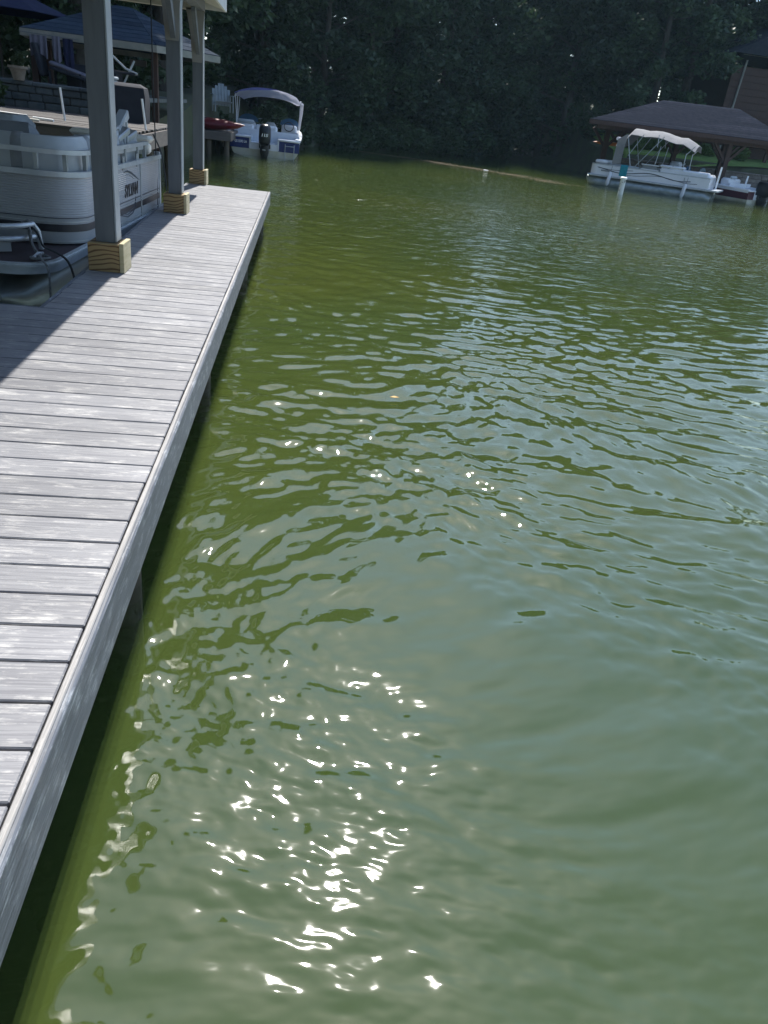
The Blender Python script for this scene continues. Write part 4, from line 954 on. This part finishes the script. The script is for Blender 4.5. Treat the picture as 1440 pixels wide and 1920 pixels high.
cloth('towel', 'navy towel hanging between the grey ones on the line', 'towel', -4.52, -4.32, 18.95, 1.40, 1.92, M['navy_fabric'], 2, 4)
o = MB().tube([(-5.35, 18.92, 1.95), (-4.2, 18.94, 1.93)], .008, 6).obj('washing_line', M['rope']); tag(o, 'line carrying the towels under the neighbouring roof', 'line')
# lounge chair (dark frame, pale cushion)
lc = thing('lounge_chair', 'dark lounge chair with a pale blue grey cushion behind the block wall', 'chair', (-4.45, 18.9, PZ))
MB().box((-.35, -.25, .22), (.35, .25, .28), .01, Matrix.Rotation(R(12), 4, 'Y')).obj('seat', M['dark_fabric'], lc)
MB().box((-.40, -.22, .285), (.34, .22, .36), .03, Matrix.Rotation(R(14), 4, 'Y')).obj('cushion', M['towel'], lc, smooth=True)
MB().box((-.44, -.25, .25), (-.36, .25, .85), .02, Matrix.Rotation(R(-14), 4, 'Y')).obj('backrest', M['dark_fabric'], lc)
for x in (-.3, .3):
    for y in (-.2, .2): MB().box((x - .02, y - .02, 0), (x + .02, y + .02, .26)).obj('leg', M['dark_fabric'], lc)
# bowl lamp / white basin glinting
lp = thing('bowl', 'small white bowl glinting in the dark on a covered stand behind the wall', 'bowl', (-4.05, 19.3, 1.50))
MB().loft([ring(.03, 0), ring(.07, .02), ring(.10, .06), ring(.095, .06), ring(.06, .025)]).obj('bowl_shell', M['lamp_glass'], lp, smooth=True)
cv = MB().loft([[(x * s, y * s2, z) for x, y in ((-.5, -.3), (.5, -.3), (.52, .3), (-.5, .3))] for s, s2, z in ((1, 1, 0), (1, 1, .35), (.92, .9, .43), (.5, .5, .445))])
o = cv.obj('covered_table', M['dark_fabric'], smooth=True); o.location = (-4.0, 19.3, PZ); tag(o, 'table under a dark cover that carries the white bowl', 'table')
# blue umbrella canopy, top left
um = thing('patio_umbrella', 'dark blue patio umbrella in the top left corner behind the neighbouring roof', 'umbrella', (-6.6, 21.5, PZ))
MB().tube([(0, 0, 0), (0, 0, 2.2)], .025, 8).obj('pole', M['shade_wood'], um, smooth=True)
n = 8
for k in range(n):
    a0, a1 = 2 * PI * k / n, 2 * PI * (k + 1) / n; q = [(1.7 * math.cos(a0), 1.7 * math.sin(a0), 1.36), (1.7 * math.cos(a1), 1.7 * math.sin(a1), 1.36), (0, 0, 1.95)]
    MB().loft([q, [(x, y, z - .012) for x, y, z in q]]).obj('canopy_panel', M['navy_fabric'], um)
# cooler and covered grill right of post one
ck = thing('cooler', 'pale green grey cooler box on the landing left of the dark covered grill', 'cooler', (-3.28, 17.2, .62))
MB().box((-.17, -.2, .30), (.17, .2, .66), .03).obj('cooler_body', M['grey_plastic'], ck, smooth=True)
MB().box((-.18, -.21, .665), (.18, .21, .72), .02).obj('lid', M['grey_plastic'], ck, smooth=True)
MB().box((-.20, -.24, 0), (.20, .24, .295), .02).obj('stand', M['shade_wood'], ck)
gl = MB().loft([[(x * a, y * b, z) for x, y in ((-.33, -.25), (.33, -.25), (.33, .25), (-.33, .25))] for a, b, z in ((1, 1, 0), (1.04, 1, .42), (.95, .9, .60), (.6, .5, .66))])
o = gl.obj('covered_grill', M['dark_fabric'], smooth=True); o.location = (-2.83, 16.9, .6); tag(o, 'grill under a dark cover on the plank landing', 'grill')
hc = MB(); 
ch_ = thing('folding_chair', 'folding chair with a pale frame leaning behind the cooler', 'chair', (-3.0, 17.55, .95))
MB().tube([(-.25, 0, .75), (.0, 0, .55), (.22, 0, .48)], .02, 6).obj('arm', M['grey_plastic'], ch_)
MB().tube([(-.2, 0, .0), (.15, .1, .7)], .02, 6).obj('leg', M['grey_plastic'], ch_)
MB().box((-.2, -.02, .45), (.18, .25, .5), .01).obj('seat', M['dark_fabric'], ch_)

# ---------------- neighbouring boathouse (blue grey hip roof)
nb = thing('boathouse', 'neighbouring boathouse with a blue grey shingle hip roof behind the grey posts', 'boathouse', (-4, 20, 0)); NO = Vector((-4, 20, 0))
ez = 2.0
cs = [(-5.35, 19.0, ez), (-2.66, 19.0, ez), (-1.50, 20.55, ez), (-3.4, 24.3, ez), (-6.3, 23.5, ez)]
apex0 = Vector((-3.83, 20.9, 2.74)); apex1 = Vector((-3.5, 20.9, 2.73))
def poly_slope(pts, n_rows):
    a, b, d, e = [Vector(v) for v in pts]; nrm = (b - a).cross(e - a).normalized()
    if nrm.z < 0: nrm = -nrm
    MB().loft([[v - NO for v in (a, b, d, e)], [v + nrm * .02 - NO for v in (a, b, d, e)]]).obj('roof_slope', M['shingle_blue'], nb)
    for i in range(n_rows):
        t0, t1 = i / n_rows, min(1, (i + 1.15) / n_rows); p0, p1, q0, q1 = a.lerp(e, t0), b.lerp(d, t0), a.lerp(e, t1), b.lerp(d, t1)
        MB().loft([[v - NO for v in (p0 + nrm * .022, p0 + nrm * .034, q0 + nrm * .027, q0 + nrm * .022)], [v - NO for v in (p1 + nrm * .022, p1 + nrm * .034, q1 + nrm * .027, q1 + nrm * .022)]]).obj('shingle_course', M['shingle_blue'], nb)
poly_slope((cs[0], cs[1], apex1, apex0), 9); poly_slope((cs[1], cs[2], apex1, apex1 + Vector((.001, 0, 0))), 9)
poly_slope((cs[2], cs[3], apex1, apex1), 8); poly_slope((cs[3], cs[4], apex0, apex1), 8); poly_slope((cs[4], cs[0], apex0, apex0), 8)
for i in range(5):
    mb = MB(); quad_beam(mb, Vector(cs[i]) + Vector((0, 0, -.05)) - NO, Vector(cs[(i + 1) % 5]) + Vector((0, 0, -.05)) - NO, .04, .13); mb.obj('roof_fascia', M['grey_fascia'], nb)
for (x, y, z) in ((-2.75, 19.35, .5), (-5.2, 19.3, 1.0), (-3.5, 23.9, .6), (-6.0, 23.2, 1.0)):
    MB().box((x - .065 - NO.x, y - .065 - NO.y, z - .6), (x + .065 - NO.x, y + .065 - NO.y, 1.96), .006).obj('post', M['brown_wood'], nb)
MB().box((-4.3 - NO.x + 1.0, 19.5 - NO.y, 1.60), (-2.95 - NO.x, 19.56 - NO.y, 1.72), .01).obj('hanging_shelf', M['shade_wood'], nb)

# ---------------- kayak dock beyond
kd = thing('dock', 'low weathered dock on dark piles beside the blue motor boat with kayaks stored on it', 'dock', (-3, 28, .22)); KO = Vector((-3, 28, .22))
pm = MB().box((-2.2, -.07, -.035), (1.22, .07, 0), .004).mesh('plank', M['shade_wood'])
for k in range(21): inst('plank', pm, kd, (rnd.uniform(-.02, .02), -1.0 + k * .152, 0))
MB().box((-2.2, -1.11, -.24), (1.24, -1.08, -.002), .005).obj('skirt_board', M['tan_plank'], kd)
MB().box((1.225, -1.08, -.24), (1.25, 2.1, -.002), .005).obj('skirt_board', M['tan_plank'], kd)
for x in (-2, -.6, .55, 1.1):
    for y in (-.95, 1.8): MB().tube([(x, y, -1.6), (x, y, -.04)], .09, 10).obj('piling', M['piling'], kd, smooth=True)
def kayak(loc, rz, label, m, L=3.3):
    t = thing('kayak', label, 'kayak', loc, rz, None); secs = []
    for k in range(15):
        u = k / 14; w = .33 * math.sin(PI * u) ** .65 + .012; zc = .04 * (2 * u - 1) ** 2 + .05 * (abs(2 * u - 1) ** 4)
        secs.append([(-L / 2 + L * u, w * math.cos(a), .16 + zc + .16 * math.sin(a) * (math.sin(PI * u) ** .5 + .05)) for a in [2 * PI * j / 12 for j in range(12)]])
    MB().loft(secs).obj('hull', m, t, smooth=True)
    MB().tube([(.38 * math.cos(a), .19 * math.sin(a), .325) for a in [2 * PI * j / 14 for j in range(14)]], .022, 6, closed=True).obj('cockpit_rim', M['black_gloss'], t, smooth=True)
    MB().box((-.32, -.15, .28), (.3, .15, .318), .02).obj('cockpit', M['dark_fabric'], t)
    return t
kayak((-2.95, 27.6, .22), R(-14), 'red kayak lying nearest the motor boat on the low dock', M['red_plastic'])
kayak((-3.35, 28.3, .24), R(-10), 'red kayak lying behind the nearer red one on the low dock', M['red_plastic'])
# white adirondack chair on the bank
ac = thing('garden_chair', 'pale slatted garden chair standing on the bank above the kayaks', 'chair', (-2.42, 31.2, .70), R(15))
bz = Matrix.Rotation(R(-14), 4, 'X')
for k in range(6):
    x = -.27 + k * .108; h = .98 - .05 * abs(k - 2.5) ** 1.5
    MB().box((x - .048, .18, .25), (x + .048, .205, h), .006, bz).obj('back_slat', M['grey_plastic'], ac)
for k in range(5): MB().box((-.29, -.35 + k * .11, .33 - k * .02), (.29, -.25 + k * .11, .35 - k * .02), .004).obj('seat_slat', M['grey_plastic'], ac)
for s in (-1, 1):
    MB().box((s * .33 - .06, -.4, .52), (s * .33 + .06, .30, .545), .006).obj('armrest', M['grey_plastic'], ac)
    MB().box((s * .31 - .02, -.38, 0), (s * .31 + .02, -.31, .52), .004).obj('leg', M['grey_plastic'], ac)
    MB().box((s * .31 - .02, .22, 0), (s * .31 + .02, .29, .52), .004).obj('leg', M['grey_plastic'], ac)
# bank rocks
rk_rg = random.Random(21)
for k, (x, y, z, s) in enumerate(((-2.75, 29.9, .32, .34), (-3.4, 30.1, .40, .42), (-2.15, 30.3, .22, .30), (-1.75, 30.9, .18, .26), (-4.2, 30.0, .45, .4))):
    secs = []
    for i in range(7):
        v = -PI / 2 + PI * i / 6; rr_ = math.cos(v) + .02; secs.append([(s * rr_ * math.cos(a) * rk_rg.uniform(.85, 1.15), s * rr_ * math.sin(a) * rk_rg.uniform(.85, 1.1) * .8, s * .55 * math.sin(v) * rk_rg.uniform(.9, 1.1)) for a in [2 * PI * j / 10 for j in range(10)]])
    o = MB().loft(secs).obj('rock', M['stone'], smooth=True); o.location = (x, y, z); tag(o, 'grey bank rock between the kayak dock and the garden chair', 'rock', 'rocks on the bank above the kayak dock')

# ================================================================== brown house at the top right
hs = thing('house', 'dark brown lakeside house with a pale downpipe at the top right edge', 'house', (25.5, 47, 1.2)); 
MB().box((-1.6, 0, -.5), (6, 5, 4.6), .02).obj('wall', M['brown_wood'], hs)
for k in range(15): MB().box((-1.64, -.035, -.4 + k * .33), (6, -.003, -.4 + k * .33 + .31), .006).obj('siding_board', M['brown_wood'], hs)
MB().tube([(-1.2, -.1, -.6), (-1.0, -.1, 4.9)], .06, 8).obj('downpipe', M['grey_fascia'], hs, smooth=True)
MB().tube([(-1.3, -.12, 5.2), (6, -.12, 5.2)], .07, 8).obj('gutter', M['grey_fascia'], hs, smooth=True)
MB().prism([(-2.2, 5.15), (6.4, 5.15), (2.2, 7.2)], 'y', -.6, 5.4).obj('roof', M['shingle_brown'], hs)
MB().box((-.75, -1.2, 1.1), (6, -.04, 1.25), .01).obj('balcony_floor', M['brown_wood'], hs)
for x in (-.6, 1.2, 3.0): MB().box((x - .08, -1.15, -1.8), (x + .08, -1.0, 1.1), .01).obj('balcony_post', M['brown_wood'], hs)
for x in range(14): MB().box((-.7 + x * .25, -1.18, 1.25), (-.66 + x * .25, -1.14, 2.05)).obj('baluster', M['brown_wood'], hs)
MB().box((-.75, -1.2, 2.05), (3, -1.12, 2.12), .005).obj('handrail', M['brown_wood'], hs)

# ================================================================== trees
def make_tree(seed, H, spread, low, nleaf, leaf, m):
    """returns (trunk mesh, crown mesh): tapered trunk, limbs, leaf clumps round the limb ends"""
    rg = random.Random(seed); tr = MB(); cl = []
    top = Vector((rg.uniform(-.6, .6), rg.uniform(-.6, .6), H * .92)); base = Vector((0, 0, -.6))
    tp = [base.lerp(top, k / 7) + Vector((rg.uniform(-.15, .15), rg.uniform(-.15, .15), 0)) * (k > 0) for k in range(8)]
    tr.tube(tp, [.24 * (H / 12) * (1 - .85 * k / 7) + .02 for k in range(8)], 9)
    nl = 22
    for i in range(nl):
        f = low + (1 - low) * (i + rg.random()) / nl; s = tp[0].lerp(tp[-1], f); a = i * 2.4 + rg.uniform(-.5, .5)
        ln = spread * (1.05 - .62 * abs(f - .45) ** 1.2 * 1.6) * rg.uniform(.7, 1.15); ln = max(ln, .8)
        e = s + Vector((math.cos(a) * ln, math.sin(a) * ln, ln * rg.uniform(-.15, .4)))
        mid = s.lerp(e, .5) + Vector((0, 0, .15 * ln))
        tr.tube([s, mid, e], [.07 * (1 - f * .6), .04, .012], 5)
        for q in range(4):
            t = rg.uniform(.45, 1.08); c = s.lerp(e, t) + Vector((rg.uniform(-.5, .5), rg.uniform(-.5, .5), rg.uniform(-.5, .4))); cl.append((c.x, c.y, c.z, rg.uniform(.5, 1.05) * spread / 3.2))
    for q in range(6): cl.append((top.x + rg.uniform(-.7, .7), top.y + rg.uniform(-.7, .7), H * rg.uniform(.88, 1.0), rg.uniform(.6, 1.0)))
    return tr.mesh('trunk', M['bark'], True), leaf_cloud('crown', m, None, cl, nleaf, leaf, seed)
shore = [make_tree(1, 11, 3.2, .06, 17000, .15, M['leaf']), make_tree(2, 13, 3.6, .10, 19000, .15, M['leaf']), make_tree(3, 9.5, 3.0, .05, 15000, .14, M['leaf']), make_tree(4, 12, 3.3, .16, 15000, .15, M['leaf'])]
tall = [make_tree(5, 19, 4.4, .22, 16000, .22, M['leaf']), make_tree(6, 22, 4.8, .25, 17000, .22, M['leaf'])]
def place_tree(proto, x, y, sc, rz, label, group):
    t = thing('tree', label, 'tree', (x, y, ground_h(x, y)), rz, group); t.scale = (sc, sc, sc)
    inst('trunk', proto[0], t); inst('crown', proto[1], t); return t
G1 = 'trees along the far shore'; L1 = 'dark leafy tree standing in the shaded row along the far shore'
LF = {1: 'dark leafy tree on the shore right behind the canopy of the blue motor boat', 8: 'dark shore tree just left of the brown boathouse roof', 10: 'dark tree rising directly behind the left half of the brown boathouse roof', 11: 'dark tree between the brown boathouse roof and the brown house', 0: 'leafy tree overhanging the bank behind the garden chair'}
front = [(-4.8, 36.0), (-1.4, 42.0), (1.6, 43.0), (3.6, 45.2), (5.8, 47.6), (7.9, 49.6), (9.9, 51.6), (12.2, 54.8), (14.4, 55.2), (16.6, 50.5), (18.8, 51.5), (21.0, 52.5), (-5.4, 32.5), (-8, 31), (-7.2, 28.5), (-10.5, 27), (15.6, 53.5), (17.4, 54.0), (-2.6, 45.0), (-.6, 46.5), (5.0, 52.5), (3.9, 50.0), (6.6, 53.5)]
for i, (x, y) in enumerate(front):
    place_tree(shore[i % 4], x + rnd.uniform(-.4, .4), y + 1.2 + rnd.uniform(-.3, 1.0), rnd.uniform(.92, 1.12), rnd.uniform(0, 6.28), LF.get(i, L1), G1)
G2 = 'taller trees behind the far shore row'; L2 = 'tall dark tree rising behind the front row of the far shore'
back = [(-12, 36), (-8.5, 37), (-6.5, 41), (-3.0, 50), (1.0, 51), (4.2, 53), (7.6, 56), (11, 59), (15, 60), (19, 58.5), (23, 57), (-15, 30), (-11, 31.5), (-7.4, 34.5), (16.6, 57.8), (21.6, 57), (24.2, 55.5), (29.5, 57), (22.8, 58), (22.5, 49.5), (25.5, 53), (29.5, 48.5), (20.5, 49), (27.5, 55), (31.5, 51), (36, 48)]
for i, (x, y) in enumerate(back):
    place_tree(tall[i % 2], x + rnd.uniform(-.5, .5), y + rnd.uniform(-.5, .8) + (7 if -4 < x < 10 else 0), rnd.uniform(.9, 1.05) * (1.38 if x < 10 else .95 if x < 15 else .62), rnd.uniform(0, 6.28), L2, G2)
for i, (x, y) in enumerate([(-16, 24), (-13, 25.5), (-9.5, 25.6), (-19, 20), (-6.4, 28.2), (-4.6, 31.5)]):
    place_tree(tall[i % 2], x, y, .85, rnd.uniform(0, 6.28), 'tall dark tree shading the neighbouring patio on the left', 'trees behind the neighbouring patio')
# unseen bank and trees, added left and behind to cut sky light in the slip
bk = MB(); bk.v = []; bxs = [-90, -14, -9.5, -8, 30, 90]; 
def bank(x, y): return WZ - 2 if (x > -8.2 and y > -8) else .5 + .12 * max(0, -8 - x) * (y > -8) + .08 * max(0, -9 - y)
gx = [-120, -60, -30, -20, -14, -10, -9, -8, -4, 0, 6, 14, 30, 60, 120]; gy = [-120, -60, -30, -20, -14, -11, -9.5, -8, -4, 0, 5, 10, 15.9]
bk.v = [(x, y, bank(x, y)) for y in gy for x in gx]; nx_ = len(gx)
bk.f = [(j * nx_ + i, j * nx_ + i + 1, (j + 1) * nx_ + i + 1, (j + 1) * nx_ + i) for j in range(len(gy) - 1) for i in range(nx_ - 1)]
tag(bk.obj('unseen_bank', M['ground'], smooth=True), kind='structure')
for i, (x, y) in enumerate([(-11, 12), (-12, 7), (-11.5, 2), (-12, -3), (-11, -8), (-8, -12), (-4, -13), (0, -12.5), (4, -13), (8, -12.5), (12, -13.5), (17, -14), (-14, 15), (-2, -17), (5, -17.5)]):
    t = place_tree(tall[i % 2], x, y, .8, rnd.uniform(0, 6.28), 'unseen tall tree added behind the boathouse to darken the slip', 'added trees on the unseen near bank'); t.location.z = bank(x, y)
# shoreline bushes
bush = leaf_cloud('foliage', M['leaf_mid'], None, [(0, 0, .5, .7), (.7, .1, .35, .55), (-.7, 0, .4, .6), (.1, -.3, .25, .5), (-.2, .2, .9, .5)], 3200, .09, 31)
stm = MB(); [stm.tube([(0, 0, -.3), (a * .3, b * .3, .4), (a * .7, b * .7, .9)], [.03, .02, .008], 5) for a, b in ((1, 0), (-1, .2), (.3, 1), (-.2, -1))]
stm = stm.mesh('stem', M['bark'], True)
bx = [(-2.9, 33.0), (-1.2, 34.6), (.2, 38.2), (1.6, 41.8), (2.9, 43.6), (4.4, 45.2), (5.8, 46.6), (7.2, 48.0), (8.6, 49.4), (10.0, 51.0), (11.4, 52.8), (13.2, 54.2), (-4.4, 31.6), (-6.3, 30.6)]
for i, (x, y) in enumerate(bx):
    t = thing('bush', 'low dark bush overhanging the water at the foot of the far trees', 'bush', (x, y + .3, WZ + .12), rnd.uniform(0, 6.28), 'bushes along the far waterline'); s = rnd.uniform(.9, 1.5); t.scale = (s, s, s * .9)
    inst('foliage', bush, t); inst('stem', stm, t)
# sunlit shrub left of the brown boathouse
ss = thing('shrub', 'bright sunlit yellow green shrub at the waterline left of the brown boathouse', 'shrub', (18.0, 52.3, WZ + .3))
leaf_cloud('foliage', M['leaf_light'], ss, [(-.35, 0, .5, .42), (.35, 0, .75, .5), (.1, 0, .3, .45)], 1500, .09, 41)
inst('stem', stm, ss)
# lawn behind right wall
lw = MB(); nxx = 30; nyy = 10
lw.v = [(17.4 + 14 * i / nxx, 43.9 + 6 * j / nyy, ground_h(17.4 + 14 * i / nxx, 43.9 + 6 * j / nyy) + .05) for j in range(nyy + 1) for i in range(nxx + 1)]
lw.f = [(j * (nxx + 1) + i, j * (nxx + 1) + i + 1, (j + 1) * (nxx + 1) + i + 1, (j + 1) * (nxx + 1) + i) for j in range(nyy) for i in range(nxx)]
tag(lw.obj('lawn', M['lawn'], smooth=True), kind='structure')
hedge = [(18.6, 45.9), (20.2, 46.1), (21.8, 46.0), (23.4, 46.2), (25.0, 45.9)]
hb = leaf_cloud('foliage', mat('hedge_leaf', (.06, .11, .02), .6, var=(.10, .16, .03), scale=2, trans=.35), None, [(0, 0, .35, .5), (.5, 0, .3, .5), (-.5, 0, .35, .5)], 2200, .07, 33)
for x, y in hedge:
    t = thing('bush', 'sunlit rounded hedge bush on the lawn behind the brown boathouse', 'bush', (x, y, ground_h(x, y)), rnd.uniform(0, 6), 'hedge bushes behind the brown boathouse'); inst('foliage', hb, t)

# ================================================================== floating things
db = MB(); rg = random.Random(9)
line = [(3.2, 40.6), (4.6, 39.9), (5.6, 39.6), (6.6, 38.7), (7.3, 37.5), (8.2, 37.0), (9.1, 35.8), (9.8, 35.2), (10.4, 33.8), (11.1, 32.6)]
for i in range(4500):
    s = rg.random() * (len(line) - 1); k = int(s); f = s - k; x = line[k][0] * (1 - f) + line[k + 1][0] * f + rg.gauss(0, .16 + .55 * abs(math.sin(s * 1.9))); y = line[k][1] * (1 - f) + line[k + 1][1] * f + rg.gauss(0, .16)
    w = rg.uniform(.02, .06); a = rg.uniform(0, 6.28)
    db.add([(x + w * math.cos(a), y + w * math.sin(a), WZ + .012), (x - w * .5 * math.sin(a), y + w * .5 * math.cos(a), WZ + .016), (x - w * math.cos(a), y - w * math.sin(a), WZ + .012), (x + w * .5 * math.sin(a), y - w * .5 * math.cos(a), WZ + .014)], [(0, 1, 2, 3)])
o = db.obj('floating_debris', M['algae']); tag(o, 'brown line of floating leaf debris curving across the far water', 'debris', kind='stuff')
o = MB().tube([(-.16, 0, 0), (-.12, 0, 0), (.10, 0, 0), (.16, 0, 0)], [.03, .05, .05, .02], 8).obj('bottle', M['white_print'], smooth=True); o.location = (8.55, 36.3, WZ + .02); o.scale = (.7, .7, .5); tag(o, 'small white bottle floating on the brown debris line', 'bottle')
lf = MB().loft([[(-.03, 0, 0), (0, .018, .004), (.035, 0, .002), (0, -.016, .003)], [(-.03, 0, .002), (0, .018, .006), (.035, 0, .004), (0, -.016, .005)]])
o = lf.obj('leaf', mat('yellow_leaf', (.5, .3, .08), .7)); o.location = (1.22, 5.0, WZ + .012); tag(o, 'single yellow leaf floating on the green water', 'leaf')

# ================================================================== air: scattering volume added in place of lens flare over the far trees
hz = MB().box((-400, -300, WZ - 4.0), (500, 700, 60)).obj('veil', M['leaf'])
hm = bpy.data.materials.new('flare_veil'); hm.use_nodes = True; hn = hm.node_tree.nodes; hn.remove(hn['Principled BSDF'])
pv = hn.new('ShaderNodeVolumePrincipled'); pv.inputs['Color'].default_value = (.50, .80, 1, 1); pv.inputs['Density'].default_value = .00030; pv.inputs['Anisotropy'].default_value = .3
hm.node_tree.links.new(pv.outputs[0], hn['Material Output'].inputs['Volume'])
hz.data.materials.clear(); hz.data.materials.append(hm); tag(hz, 'thin pale haze added for lens flare over the water and the far shore', 'veil', kind='stuff')
